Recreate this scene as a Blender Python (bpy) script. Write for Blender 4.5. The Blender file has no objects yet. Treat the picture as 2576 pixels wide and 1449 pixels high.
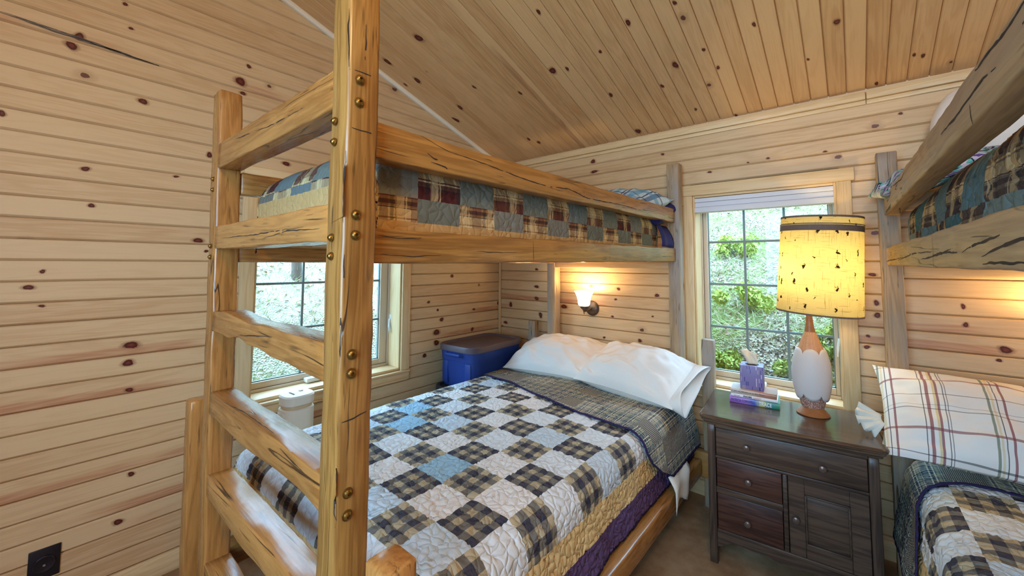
import bpy, bmesh, math, random
import numpy as np
from mathutils import Matrix, Vector, Euler
from math import pi, sin, cos, radians, atan2, sqrt
S = bpy.context.scene
COL = S.collection
rng = np.random.default_rng(11)
random.seed(5)

# ------------------------------------------------------------------ camera
W_, H_ = 2576.0, 1449.0
F_, CX_, CY_ = 1008.7, 1288.0, 600.0          # focal length and principal point in pixels
_dx = -np.array([89 - CX_, 658 - CY_, F_]); _dx /= np.linalg.norm(_dx)
_dy = np.array([2140 - CX_, 669 - CY_, F_]); _dy /= np.linalg.norm(_dy)
_dy -= _dx * (_dx @ _dy); _dy /= np.linalg.norm(_dy)
_dz = np.cross(_dx, _dy)
_R = np.stack([_dx, _dy, _dz], 1)
cam_d = bpy.data.cameras.new('camera'); cam = bpy.data.objects.new('camera', cam_d); COL.objects.link(cam)
_m = Matrix.Identity(4)
for i in range(3):
    _m[i][0] = _R[0][i]; _m[i][1] = -_R[1][i]; _m[i][2] = -_R[2][i]
_m.translation = Vector((2.439, -2.726, 1.44))
cam.matrix_world = _m
cam_d.sensor_width = 36; cam_d.lens = F_ / W_ * 36
cam_d.shift_y = -(H_ / 2 - CY_) / W_
cam_d.clip_start = 0.02
S.camera = cam

# ------------------------------------------------------------------ light and exposure
S.view_settings.view_transform = 'Standard'; S.view_settings.look = 'None'
S.view_settings.gamma = 1.0; S.view_settings.use_curve_mapping = False
S.view_settings.exposure = 0.0
SKY = 17.0
wd = bpy.data.worlds.new('overcast_sky'); S.world = wd; wd.use_nodes = True
_nt = wd.node_tree; _bg = _nt.nodes['Background']
_tc = _nt.nodes.new('ShaderNodeTexCoord'); _sx = _nt.nodes.new('ShaderNodeSeparateXYZ'); _rp = _nt.nodes.new('ShaderNodeValToRGB')
_nt.links.new(_tc.outputs['Generated'], _sx.inputs[0]); _nt.links.new(_sx.outputs['Z'], _rp.inputs[0]); _nt.links.new(_rp.outputs[0], _bg.inputs[0])
_rp.color_ramp.elements[0].color = (0.40, 0.70, 1.0, 1); _rp.color_ramp.elements[0].position = 0.0
_rp.color_ramp.elements[1].color = (0.34, 0.64, 1.0, 1); _rp.color_ramp.elements[1].position = 0.9
_bg.inputs[1].default_value = SKY
try:
    S.cycles.use_denoising = True; S.cycles.denoiser = 'OPENIMAGEDENOISE'
    S.cycles.use_adaptive_sampling = True; S.cycles.adaptive_threshold = 0.04; S.cycles.max_bounces = 8; S.cycles.diffuse_bounces = 4; S.cycles.glossy_bounces = 3; S.cycles.transmission_bounces = 6
    S.cycles.transparent_max_bounces = 8; S.cycles.sample_clamp_indirect = 6.0; S.cycles.caustics_reflective = False; S.cycles.caustics_refractive = False
except Exception: pass

def lamp(name, loc, power, color, radius):
    d = bpy.data.lights.new(name, 'POINT'); d.energy = power; d.color = color; d.shadow_soft_size = radius
    o = bpy.data.objects.new(name, d); COL.objects.link(o); o.location = loc; return o
def portal(name, M, w, h):
    d = bpy.data.lights.new(name, 'AREA'); d.shape = 'RECTANGLE'; d.size = w; d.size_y = h; d.cycles.is_portal = True
    o = bpy.data.objects.new(name, d); COL.objects.link(o); o.matrix_world = M; return o
# portals only help sampling the sky through two windows and the added fill window
portal('portal', Matrix.Translation((-0.17, -1.51, 1.30)) @ Euler((0, radians(-90), 0)).to_matrix().to_4x4(), 1.17, 0.93)
portal('portal', Matrix.Translation((2.033, 0.19, 1.30)) @ Euler((radians(-90), 0, 0)).to_matrix().to_4x4(), 0.72, 1.17)
portal('portal', Matrix.Translation((2.30, -4.17, 1.725)) @ Euler((radians(90), 0, 0)).to_matrix().to_4x4(), 1.8, 1.55)
WARM = (1.0, 0.66, 0.28)
ceil_fill = lamp('warm_fill_bulb', (2.9, -3.0, 2.72), 48, (1.0, 0.72, 0.40), 0.13)  # warm fill lamp added out of view behind the camera

# ------------------------------------------------------------------ node helpers
class G:
    def __init__(s, name, rough=0.5, spec=0.5):
        s.m = bpy.data.materials.new(name); s.m.use_nodes = True; s.t = s.m.node_tree
        s.b = s.t.nodes['Principled BSDF']; s.b.inputs['Roughness'].default_value = rough
        s.b.inputs['Specular IOR Level'].default_value = spec
        s.out = s.t.nodes['Material Output']
    def n(s, typ, **kw):
        nd = s.t.nodes.new(typ)
        for k, v in kw.items(): setattr(nd, k, v)
        return nd
    def put(s, sock, v):
        if isinstance(v, bpy.types.NodeSocket): s.t.links.new(v, sock)
        elif v is not None:
            if isinstance(v, (tuple, list)) and sock.type == 'RGBA' and len(v) == 3: v = (*v, 1)
            sock.default_value = v
    def ma(s, op, a, b=None, c=None, clamp=False):
        nd = s.n('ShaderNodeMath', operation=op); nd.use_clamp = clamp
        s.put(nd.inputs[0], a)
        if b is not None: s.put(nd.inputs[1], b)
        if c is not None: s.put(nd.inputs[2], c)
        return nd.outputs[0]
    def vm(s, op, a, b=None, out=0):
        nd = s.n('ShaderNodeVectorMath', operation=op); s.put(nd.inputs[0], a)
        if b is not None:
            if op == 'SCALE': s.put(nd.inputs['Scale'], b)
            else: s.put(nd.inputs[1], b)
        return nd.outputs['Value'] if op in ('LENGTH', 'DISTANCE', 'DOT_PRODUCT') else nd.outputs[0]
    def mix(s, f, a, b, mode='MIX'):
        nd = s.n('ShaderNodeMix', data_type='RGBA', blend_type=mode)
        s.put(nd.inputs['Factor'], f); s.put(nd.inputs['A'], a); s.put(nd.inputs['B'], b)
        return next(o for o in nd.outputs if o.type == 'RGBA')
    def ramp(s, f, stops, interp='LINEAR'):
        nd = s.n('ShaderNodeValToRGB'); nd.color_ramp.interpolation = interp; e = nd.color_ramp.elements
        while len(e) < len(stops): e.new(0.5)
        for x, (p, c) in zip(e, stops):
            x.position = p; x.color = (*c, 1) if len(c) == 3 else c
        s.put(nd.inputs[0], f); return nd.outputs[0]
    def sm(s, x, lo, hi):
        nd = s.n('ShaderNodeMapRange', interpolation_type='SMOOTHSTEP')
        s.put(nd.inputs['Value'], x); s.put(nd.inputs['From Min'], lo); s.put(nd.inputs['From Max'], hi)
        return nd.outputs[0]
    def noise(s, v, scale=1, detail=2, rough=0.5, dist=0.0, col=False):
        nd = s.n('ShaderNodeTexNoise'); s.put(nd.inputs['Vector'], v); s.put(nd.inputs['Scale'], scale)
        nd.inputs['Detail'].default_value = detail; nd.inputs['Roughness'].default_value = rough; nd.inputs['Distortion'].default_value = dist
        return nd.outputs[1 if col else 0]
    def xyz(s, v):
        nd = s.n('ShaderNodeSeparateXYZ'); s.put(nd.inputs[0], v); return nd.outputs
    def cmb(s, x=0, y=0, z=0):
        nd = s.n('ShaderNodeCombineXYZ'); s.put(nd.inputs[0], x); s.put(nd.inputs[1], y); s.put(nd.inputs[2], z); return nd.outputs[0]
    def bump(s, h, strength=0.3, dist=0.01, nrm=None):
        nd = s.n('ShaderNodeBump'); nd.inputs['Strength'].default_value = strength; nd.inputs['Distance'].default_value = dist
        s.put(nd.inputs['Height'], h)
        if nrm is not None: s.put(nd.inputs['Normal'], nrm)
        return nd.outputs[0]
    def obj(s): return s.n('ShaderNodeTexCoord').outputs['Object']
    def rnd(s): return s.n('ShaderNodeObjectInfo').outputs['Random']
    def uv(s, name):
        nd = s.n('ShaderNodeUVMap'); nd.uv_map = name; return nd.outputs[0]
    def fin(s, col=None, rough=None, nrm=None):
        if col is not None: s.put(s.b.inputs['Base Color'], col)
        if rough is not None: s.put(s.b.inputs['Roughness'], rough)
        if nrm is not None: s.put(s.b.inputs['Normal'], nrm)
        return s.m

def srgb(r, g, b):
    f = lambda c: ((c / 255 + 0.055) / 1.055) ** 2.4 if c > 10 else c / 255 / 12.92
    return (f(r), f(g), f(b))

def wood(name, light, dark, knotc, rough=0.45, spec=0.4, flat=True, kprob=0.5, krad=0.010, cell=(2.6, 8.0), heart=None, hprob=0.0,
         cracks=0.0, flecks=0.0, grain=1.0, var=0.25, bump=0.25, crackc=(0.02, 0.01, 0.006), weather=None, wamt=0.0):
    """Timber with the grain along local X: streaks, cathedral figure, knots, heartwood bands and drying checks."""
    g = G(name, rough, spec)
    p = g.obj(); r = g.rnd()
    off = g.cmb(g.ma('MULTIPLY', r, 37.0), g.ma('MULTIPLY', r, 11.3), g.ma('MULTIPLY', r, 23.7))
    q = g.vm('ADD', p, off)
    qx, qy, qz = g.xyz(q)
    # knots in real metres
    kx, kz = cell
    kv = g.cmb(g.ma('MULTIPLY', qx, kx), 0.0 if flat else g.ma('MULTIPLY', qy, kz), g.ma('MULTIPLY', qz, kz))
    if flat: kv = g.cmb(g.ma('MULTIPLY', qx, kx), g.ma('MULTIPLY', qz, kz), 0.0)
    vo = g.n('ShaderNodeTexVoronoi', voronoi_dimensions='2D' if flat else '3D'); vo.inputs['Scale'].default_value = 1.0; g.put(vo.inputs['Vector'], kv)
    d = g.vm('SUBTRACT', kv, vo.outputs['Position'])
    d = g.vm('MULTIPLY', d, (0.72 / kx, 1 / kz, 0.0 if flat else 1 / kz))
    wob = g.ma('MULTIPLY', g.ma('SUBTRACT', g.noise(q, 60, 2), 0.5), krad * 0.9)
    dist = g.ma('ADD', g.vm('LENGTH', d), wob)
    cr, cg, cb = g.xyz(vo.outputs['Color'])
    pres = g.ma('LESS_THAN', cr, kprob)
    rad = g.ma('MULTIPLY_ADD', cg, krad, krad * 0.35)
    kn = g.ma('MULTIPLY', g.sm(dist, rad, g.ma('MULTIPLY', rad, 0.75)), pres)
    halo = g.ma('MULTIPLY', g.sm(dist, g.ma('MULTIPLY', rad, 3.2), rad), pres)
    # grain
    gz = g.ma('ADD', qz, g.ma('MULTIPLY', halo, 0.012))
    gv = g.cmb(g.ma('MULTIPLY', qx, 1.3), g.ma('MULTIPLY', qy, 16), g.ma('MULTIPLY', gz, 16))
    n1 = g.noise(gv, 1.0, 3, 0.55, 0.4)
    fig = g.ma('MULTIPLY_ADD', g.ma('SINE', g.ma('MULTIPLY', n1, 46.0)), 0.5, 0.5)
    n2 = g.noise(g.cmb(g.ma('MULTIPLY', qx, 5), g.ma('MULTIPLY', qy, 190), g.ma('MULTIPLY', gz, 190)), 1.0, 3, 0.6)
    tone = g.noise(g.cmb(g.ma('MULTIPLY', qx, 0.9), g.ma('MULTIPLY', qy, 5), g.ma('MULTIPLY', qz, 5)), 1.0, 2)
    f = g.ma('ADD', g.ma('MULTIPLY', fig, 0.20 * grain), g.ma('MULTIPLY', n2, 0.34 * grain))
    f = g.ma('ADD', f, g.ma('MULTIPLY', tone, 0.42))
    f = g.ma('ADD', f, g.ma('MULTIPLY', g.ma('SUBTRACT', r, 0.5), var))
    col = g.mix(g.sm(f, 0.22, 0.88), light, dark)
    if heart is not None:
        hr = g.ma('FRACT', g.ma('MULTIPLY', r, 7.31))
        hz = g.ma('ADD', g.xyz(p)[2], g.ma('MULTIPLY', g.ma('SUBTRACT', g.noise(g.cmb(g.ma('MULTIPLY', qx, 1.6), 0, g.ma('MULTIPLY', r, 50)), 1, 2), 0.5), 0.05))
        hm = g.ma('MULTIPLY', g.sm(hz, 0.004, -0.006), g.ma('LESS_THAN', hr, hprob))
        hx = g.sm(g.noise(g.cmb(g.ma('MULTIPLY', qx, 1.1), g.ma('MULTIPLY', r, 91), 0), 1, 2), 0.40, 0.56)
        col = g.mix(g.ma('MULTIPLY', g.ma('MULTIPLY', hm, hx), g.ma('MULTIPLY_ADD', fig, 0.3, 0.5)), col, heart)
    col = g.mix(g.ma('MULTIPLY', halo, 0.35), col, tuple(0.5 * a + 0.5 * b for a, b in zip(dark, knotc)))
    ring = g.ma('MULTIPLY_ADD', g.ma('SINE', g.ma('MULTIPLY', dist, 2200.0)), 0.10, 0.9)
    col = g.mix(g.ma('MULTIPLY', kn, ring), col, knotc)
    h = g.ma('MULTIPLY', n2, 0.5)
    if weather is not None:
        wn = g.noise(g.cmb(g.ma('MULTIPLY', qx, 1.1), g.ma('MULTIPLY', qy, 6), g.ma('MULTIPLY', qz, 6)), 1.3, 4, 0.65)
        col = g.mix(g.ma('MULTIPLY', g.sm(wn, 0.42, 0.62), wamt), col, weather)
    if flecks:
        fl = g.noise(g.cmb(g.ma('MULTIPLY', qx, 9), g.ma('MULTIPLY', qy, 120), g.ma('MULTIPLY', qz, 120)), 1.0, 2, 0.5)
        fm = g.noise(q, 7.0, 2)
        col = g.mix(g.ma('MULTIPLY', g.ma('MULTIPLY', g.sm(fl, 0.62, 0.70), g.sm(fm, 0.45, 0.6)), flecks), col, crackc)
    if cracks:
        cv = g.cmb(g.ma('MULTIPLY', qx, 1.1), g.ma('MULTIPLY', qy, 17), g.ma('MULTIPLY', qz, 17))
        cn = g.noise(cv, 1.0, 2, 0.45, 0.15)
        cm = g.noise(g.vm('ADD', q, (5.1, 2.2, 9.3)), 3.2, 2)
        ck = g.ma('MULTIPLY', g.sm(g.ma('ABSOLUTE', g.ma('SUBTRACT', cn, 0.5)), 0.014, 0.004), g.sm(cm, 0.52, 0.60))
        col = g.mix(g.ma('MULTIPLY', ck, cracks), col, crackc)
        h = g.ma('SUBTRACT', h, g.ma('MULTIPLY', ck, 2.0))
    ro = g.ma('MULTIPLY_ADD', n2, 0.15, rough - 0.05)
    return g.fin(col, ro, g.bump(h, bump, 0.003))

def plain(name, col, rough=0.5, metal=0.0, spec=0.5, noise=0.0, nscale=40, bump=0.0):
    g = G(name, rough, spec); g.b.inputs['Metallic'].default_value = metal
    nrm = None; c = (*col, 1)
    if noise or bump:
        n = g.noise(g.obj(), nscale, 3)
        if noise: c = g.mix(n, tuple(x * (1 - noise) for x in col), tuple(min(1, x * (1 + noise)) for x in col))
        if bump: nrm = g.bump(n, bump, 0.004)
    return g.fin(c, None, nrm)

# ------------------------------------------------------------------ mesh helpers
def tagset(o, label=None, cat=None, group=None, kind=None):
    if label: o['label'] = label
    if cat: o['category'] = cat
    if group: o['group'] = group
    if kind: o['kind'] = kind
    return o
def link(name, data, parent=None, M=None):
    o = bpy.data.objects.new(name, data); COL.objects.link(o)
    if parent is not None: o.parent = parent
    if M is not None: o.matrix_local = M
    return o
def thing(name, loc=(0, 0, 0), rz=0.0, label=None, cat=None, group=None, kind=None, rx=0, ry=0):
    o = bpy.data.objects.new(name, None); COL.objects.link(o); o.location = loc; o.rotation_euler = (rx, ry, rz); o.empty_display_size = 0.1
    return tagset(o, label, cat, group, kind)
def finish(me, mat, sharp=40):
    if mat is not None: me.materials.append(mat)
    me.polygons.foreach_set('use_smooth', [True] * len(me.polygons))
    me.set_sharp_from_angle(angle=radians(sharp)); me.update()
def mk(name, verts, faces, mat, parent=None, M=None, sharp=40):
    me = bpy.data.meshes.new(name); me.from_pydata([tuple(v) for v in verts], [], faces); finish(me, mat, sharp)
    return link(name, me, parent, M)
def bmo(name, bm, mat, parent=None, M=None, sharp=40, fix=True):
    if fix: bmesh.ops.recalc_face_normals(bm, faces=bm.faces)
    me = bpy.data.meshes.new(name); bm.to_mesh(me); bm.free(); finish(me, mat, sharp)
    return link(name, me, parent, M)
def bm_box(bm, lo, hi, bev=0.0, seg=1, M=None):
    r = bmesh.ops.create_cube(bm, size=1.0); vs = r['verts']
    for v in vs:
        v.co = Vector([lo[i] + (v.co[i] + 0.5) * (hi[i] - lo[i]) for i in range(3)])
    if bev > 0:
        es = list({e for v in vs for e in v.link_edges})
        rr = bmesh.ops.bevel(bm, geom=es, offset=bev, segments=seg, affect='EDGES', profile=0.5); vs = list({v for f in rr['faces'] for v in f.verts} | {v for v in vs if v.is_valid})
    if M is not None:
        for v in vs: v.co = M @ v.co
    return vs
def box(name, lo, hi, mat, parent=None, bev=0.003, seg=2, M=None):
    """Box whose mesh is centred on its own origin (so that object coordinates follow the piece)."""
    c = [(a + b) / 2 for a, b in zip(lo, hi)]; h = [(b - a) / 2 for a, b in zip(lo, hi)]
    bm = bmesh.new(); bm_box(bm, [-x for x in h], h, bev, seg)
    T = Matrix.Translation(c)
    return bmo(name, bm, mat, parent, (M @ T) if M is not None else T)
def board(name, lo, hi, mat, parent=None, axis='x', bev=0.003, seg=2):
    """Box with local X laid along the world/parent axis given, so the wood grain follows it."""
    c = [(a + b) / 2 for a, b in zip(lo, hi)]; e = [(b - a) / 2 for a, b in zip(lo, hi)]
    if axis == 'x': Rm, h = Matrix.Identity(4), (e[0], e[1], e[2])
    elif axis == 'y': Rm, h = Matrix.Rotation(pi / 2, 4, 'Z'), (e[1], e[0], e[2])
    else: Rm, h = Matrix.Rotation(-pi / 2, 4, 'Y'), (e[2], e[1], e[0])
    bm = bmesh.new(); bm_box(bm, [-x for x in h], h, bev, seg)
    return bmo(name, bm, mat, parent, Matrix.Translation(c) @ Rm)
def lathe(name, prof, mat, parent=None, M=None, n=40, sharp=35, mod=None, cap=True):
    vs, fs = [], []
    for i, (r, z) in enumerate(prof):
        for k in range(n):
            a = 2 * pi * k / n; rr = r if mod is None else mod(r, z, a); vs.append((rr * cos(a), rr * sin(a), z))
    for i in range(len(prof) - 1):
        for k in range(n):
            a, b = i * n + k, i * n + (k + 1) % n; fs.append((a, b, b + n, a + n))
    if cap:
        fs.append(tuple(reversed(range(n)))); fs.append(tuple(range((len(prof) - 1) * n, len(prof) * n)))
    return mk(name, vs, fs, mat, parent, M, sharp)
def tube(name, pts, rad, mat, parent=None, n=10, M=None):
    pts = [Vector(p) for p in pts]; vs, fs = [], []
    for i, p in enumerate(pts):
        t = (pts[min(i + 1, len(pts) - 1)] - pts[max(i - 1, 0)]).normalized()
        u = t.cross(Vector((0.13, 0.31, 0.95))); u = u.normalized() if u.length > 1e-4 else t.orthogonal().normalized(); w = t.cross(u)
        r = rad[i] if isinstance(rad, (list, tuple)) else rad
        for k in range(n): vs.append(p + u * (r * cos(2 * pi * k / n)) + w * (r * sin(2 * pi * k / n)))
    for i in range(len(pts) - 1):
        for k in range(n):
            a, b = i * n + k, i * n + (k + 1) % n; fs.append((a, b, b + n, a + n))
    fs.append(tuple(reversed(range(n)))); fs.append(tuple(range((len(pts) - 1) * n, len(pts) * n)))
    return mk(name, vs, fs, mat, parent, M)
# value noise for geometry
_T = rng.random((256, 256))
def vn(x, y, s=0):
    x = np.asarray(x, float) + s * 17.31; y = np.asarray(y, float) + s * 7.77
    xi = np.floor(x).astype(int); yi = np.floor(y).astype(int); fx = x - xi; fy = y - yi
    fx = fx * fx * (3 - 2 * fx); fy = fy * fy * (3 - 2 * fy)
    t = lambda a, b: _T[a % 256, b % 256]
    return (t(xi, yi) * (1 - fx) + t(xi + 1, yi) * fx) * (1 - fy) + (t(xi, yi + 1) * (1 - fx) + t(xi + 1, yi + 1) * fx) * fy
def grid_mesh(name, P, mat, parent=None, M=None, uvs=None, close_u=False, sharp=60):
    n, m = P.shape[:2]
    V = P.reshape(-1, 3); idx = np.arange(n * m).reshape(n, m)
    if close_u: idx = np.vstack([idx, idx[:1]])
    a, b, c, d = idx[:-1, :-1], idx[1:, :-1], idx[1:, 1:], idx[:-1, 1:]
    Fq = np.stack([a, b, c, d], -1).reshape(-1, 4)
    me = bpy.data.meshes.new(name); me.vertices.add(len(V)); me.vertices.foreach_set('co', V.astype(np.float32).ravel())
    me.loops.add(Fq.size); me.polygons.add(len(Fq))
    me.polygons.foreach_set('loop_start', np.arange(0, Fq.size, 4)); me.loops.foreach_set('vertex_index', Fq.ravel().astype(np.int32))
    me.update(calc_edges=True); me.validate()
    if uvs:
        for nm, U in uvs.items():
            l = me.uv_layers.new(name=nm); l.data.foreach_set('uv', U.reshape(-1, 2)[Fq.ravel()].astype(np.float32).ravel())
    finish(me, mat, sharp)
    return link(name, me, parent, M)

def beam(name, p0, p1, wy, wz, mat, parent=None, seed=0, bev=0.007, rough=0.0016, up=(0, 0, 1), n=None, lowf=None, topf=None):
    """Rough-sawn timber from p0 to p1: rounded arrises and slight waves; local X runs along it."""
    p0, p1 = Vector(p0), Vector(p1); L = (p1 - p0).length; X = (p1 - p0).normalized()
    U = Vector(up)
    if abs(X.dot(U)) > 0.95: U = Vector((0, 1, 0))
    Y = U.cross(X).normalized(); Z = X.cross(Y)
    n = n or max(6, int(L / 0.04)); hy, hz = wy / 2, wz / 2
    cs = []
    for sy, sz, a0 in ((1, 1, 0), (-1, 1, 90), (-1, -1, 180), (1, -1, 270)):
        for k in range(3):
            a = radians(a0 + 45 * k); cs.append((sy * (hy - bev) + bev * cos(a), sz * (hz - bev) + bev * sin(a)))
    vs, fs = [], []
    xs = [-L / 2, -L / 2 + bev * 0.6] + [-L / 2 + L * i / n for i in range(1, n)] + [L / 2 - bev * 0.6, L / 2]
    for i, x in enumerate(xs):
        sc = 0.0 if 0 < i < len(xs) - 1 else bev * 0.6
        for k, (cy, cz) in enumerate(cs):
            a = float(vn(x * 9, k // 3 * 3.1, seed) - 0.5); b = float(vn(x * 31, k * 1.7, seed + 5) - 0.5)
            y = cy + (a * 2.2 + b) * rough * (1 if cy > 0 else -1) - (sc if cy > 0 else -sc)
            z = cz + (float(vn(x * 8, 9 + k // 6 * 4, seed)) * 2.2 - 1.1 + b) * rough - (sc if cz > 0 else -sc)
            if lowf and cz < 0: z += lowf((x + L / 2) / L)
            if topf and cz > 0: z += topf((x + L / 2) / L)
            vs.append((x, y, z))
    m = len(cs)
    for i in range(len(xs) - 1):
        for k in range(m):
            a, b = i * m + k, i * m + (k + 1) % m; fs.append((a, b, b + m, a + m))
    fs.append(tuple(reversed(range(m)))); fs.append(tuple(range((len(xs) - 1) * m, len(xs) * m)))
    M = Matrix(((X.x, Y.x, Z.x, 0), (X.y, Y.y, Z.y, 0), (X.z, Y.z, Z.z, 0), (0, 0, 0, 1))); M.translation = (p0 + p1) / 2
    return mk(name, vs, fs, mat, parent, M, 50)

# ------------------------------------------------------------------ materials
PINE_L, PINE_D = srgb(220, 186, 142), srgb(192, 148, 102)
KNOT = srgb(86, 30, 26)
pine = wood('pine_board', PINE_L, PINE_D, KNOT, rough=0.42, kprob=0.07, krad=0.0115, cell=(2.3, 6.5), heart=srgb(190, 136, 98), hprob=0.05, var=0.24, grain=0.75)
pine_heart = wood('pine_heartwood_board', PINE_L, PINE_D, KNOT, rough=0.42, kprob=0.1, krad=0.012, cell=(2.3, 6.5), heart=srgb(182, 120, 84), hprob=1.1, var=0.15, grain=0.75)
pine_ceil = wood('pine_ceiling_board', srgb(224, 178, 126), srgb(190, 138, 86), KNOT, rough=0.42, kprob=0.10, krad=0.010, cell=(1.9, 6.5), heart=srgb(170, 116, 76), hprob=0.08, var=0.30, grain=0.75)
pine_trim = wood('pine_trim', srgb(230, 198, 150), srgb(206, 166, 114), srgb(120, 60, 38), rough=0.4, kprob=0.10, krad=0.006, flat=False, var=0.2)
pale_trim = wood('pale_trim', srgb(244, 232, 212), srgb(228, 208, 180), srgb(150, 110, 80), rough=0.4, kprob=0.05, krad=0.005, flat=False, var=0.1, grain=0.6)
honey = wood('honey_rough_timber', srgb(182, 132, 68), srgb(128, 83, 36), srgb(70, 32, 12), rough=0.27, spec=0.6, flat=False, kprob=0.4, krad=0.016, cell=(1.7, 6.0),
             cracks=0.85, flecks=0.75, grain=1.15, var=0.25, bump=0.35)
honey2 = wood('orange_rough_timber', srgb(190, 132, 70), srgb(138, 86, 38), srgb(66, 28, 10), rough=0.24, spec=0.65, flat=False, kprob=0.5, krad=0.016, cell=(1.7, 6.0),
              cracks=0.9, flecks=0.55, grain=1.1, var=0.3, bump=0.16)
grey_timber = wood('grey_weathered_timber', srgb(188, 158, 118), srgb(140, 112, 84), srgb(60, 40, 28), rough=0.5, spec=0.35, flat=False, kprob=0.4, krad=0.012, cell=(1.8, 6.0),
                   cracks=0.8, flecks=0.5, grain=1.0, var=0.2, weather=srgb(152, 144, 138), wamt=0.75)
backing = plain('groove_backing', srgb(150, 108, 62), 0.8)
walnut = wood('dark_walnut', srgb(96, 74, 58), srgb(50, 38, 33), srgb(30, 18, 14), rough=0.36, spec=0.45, flat=False, kprob=0.0, grain=1.3, var=0.15, flecks=0.4, bump=0.2)
walnut_red = wood('red_walnut', srgb(92, 58, 44), srgb(48, 26, 22), srgb(30, 18, 14), rough=0.38, spec=0.45, flat=False, kprob=0.0, grain=1.3, var=0.15, flecks=0.4, bump=0.2)
walnut_top = wood('worn_walnut_top', srgb(104, 82, 64), srgb(60, 46, 40), srgb(30, 18, 14), rough=0.14, spec=0.7, flat=False, kprob=0.0, grain=1.3, var=0.1, flecks=0.5, bump=0.12)
teak = wood('turned_teak', srgb(176, 112, 66), srgb(140, 82, 46), srgb(90, 50, 28), rough=0.4, flat=False, kprob=0.0, grain=0.8, var=0.0)
white_vinyl = plain('white_vinyl', srgb(226, 222, 214), 0.4)
tan_vinyl = plain('almond_vinyl', srgb(206, 184, 158), 0.42)
green_vinyl = plain('grey_green_vinyl', srgb(120, 128, 122), 0.45)
brass = plain('brass', srgb(146, 114, 58), 0.32, 0.9)
dark_brass = plain('dark_brass', srgb(92, 70, 36), 0.35, 0.9)
bronze = plain('oiled_bronze', srgb(96, 78, 64), 0.38, 0.6, noise=0.2)
black_plastic = plain('black_plastic', srgb(22, 20, 30), 0.35)
hole = plain('dark_slot', (0.004, 0.004, 0.005), 0.8)
def glass_mat():
    g = G('window_glass')
    t = g.n('ShaderNodeBsdfTransparent'); t.inputs[0].default_value = (0.96, 0.985, 0.98, 1)
    gl = g.n('ShaderNodeBsdfGlossy'); gl.inputs['Roughness'].default_value = 0.02
    lw = g.n('ShaderNodeFresnel'); lw.inputs[0].default_value = 1.45
    mx = g.n('ShaderNodeMixShader'); g.put(mx.inputs[0], lw.outputs[0]); g.t.links.new(t.outputs[0], mx.inputs[1]); g.t.links.new(gl.outputs[0], mx.inputs[2])
    g.t.links.new(mx.outputs[0], g.out.inputs[0]); return g.m
glass = glass_mat()
def emit(name, col, st, base=(0.8, 0.8, 0.8)):
    g = G(name); g.b.inputs['Base Color'].default_value = (*base, 1); g.b.inputs['Emission Color'].default_value = (*col, 1); g.b.inputs['Emission Strength'].default_value = st
    return g.m

# --- textiles
def hashn(g, x, y, k=0.0):
    w = g.n('ShaderNodeTexWhiteNoise', noise_dimensions='3D'); g.put(w.inputs['Vector'], g.cmb(x, y, k)); return w.outputs['Value']
def lines(g, u, period, specs, col, alpha=1.0):
    """Lay woven stripes over col: specs = (centre, half width, colour, opacity) in fractions of the period."""
    f = g.ma('FRACT', g.ma('DIVIDE', u, period))
    for c, w, cl, a in specs:
        m = g.ma('LESS_THAN', g.ma('ABSOLUTE', g.ma('SUBTRACT', f, c)), w)
        col = g.mix(g.ma('MULTIPLY', m, a * alpha), col, cl)
    return col
def weave(g, u, v, k=900.0):
    return g.ma('ADD', g.ma('SINE', g.ma('MULTIPLY', u, k)), g.ma('SINE', g.ma('MULTIPLY', v, k)))
def puffbump(g, u, v, sc=34.0, st=0.8):
    w = g.noise(g.cmb(u, v, 0), 14.0, 1, 0.5, 0, True)
    p = g.vm('ADD', g.cmb(u, v, 0), g.vm('SCALE', g.vm('SUBTRACT', w, (0.5, 0.5, 0.5)), 0.05))
    vo = g.n('ShaderNodeTexVoronoi', feature='DISTANCE_TO_EDGE', voronoi_dimensions='2D'); vo.inputs['Scale'].default_value = sc; g.put(vo.inputs['Vector'], p)
    return g.bump(g.ma('POWER', g.ma('MINIMUM', vo.outputs['Distance'], 0.3), 0.5), st, 0.012)
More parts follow.
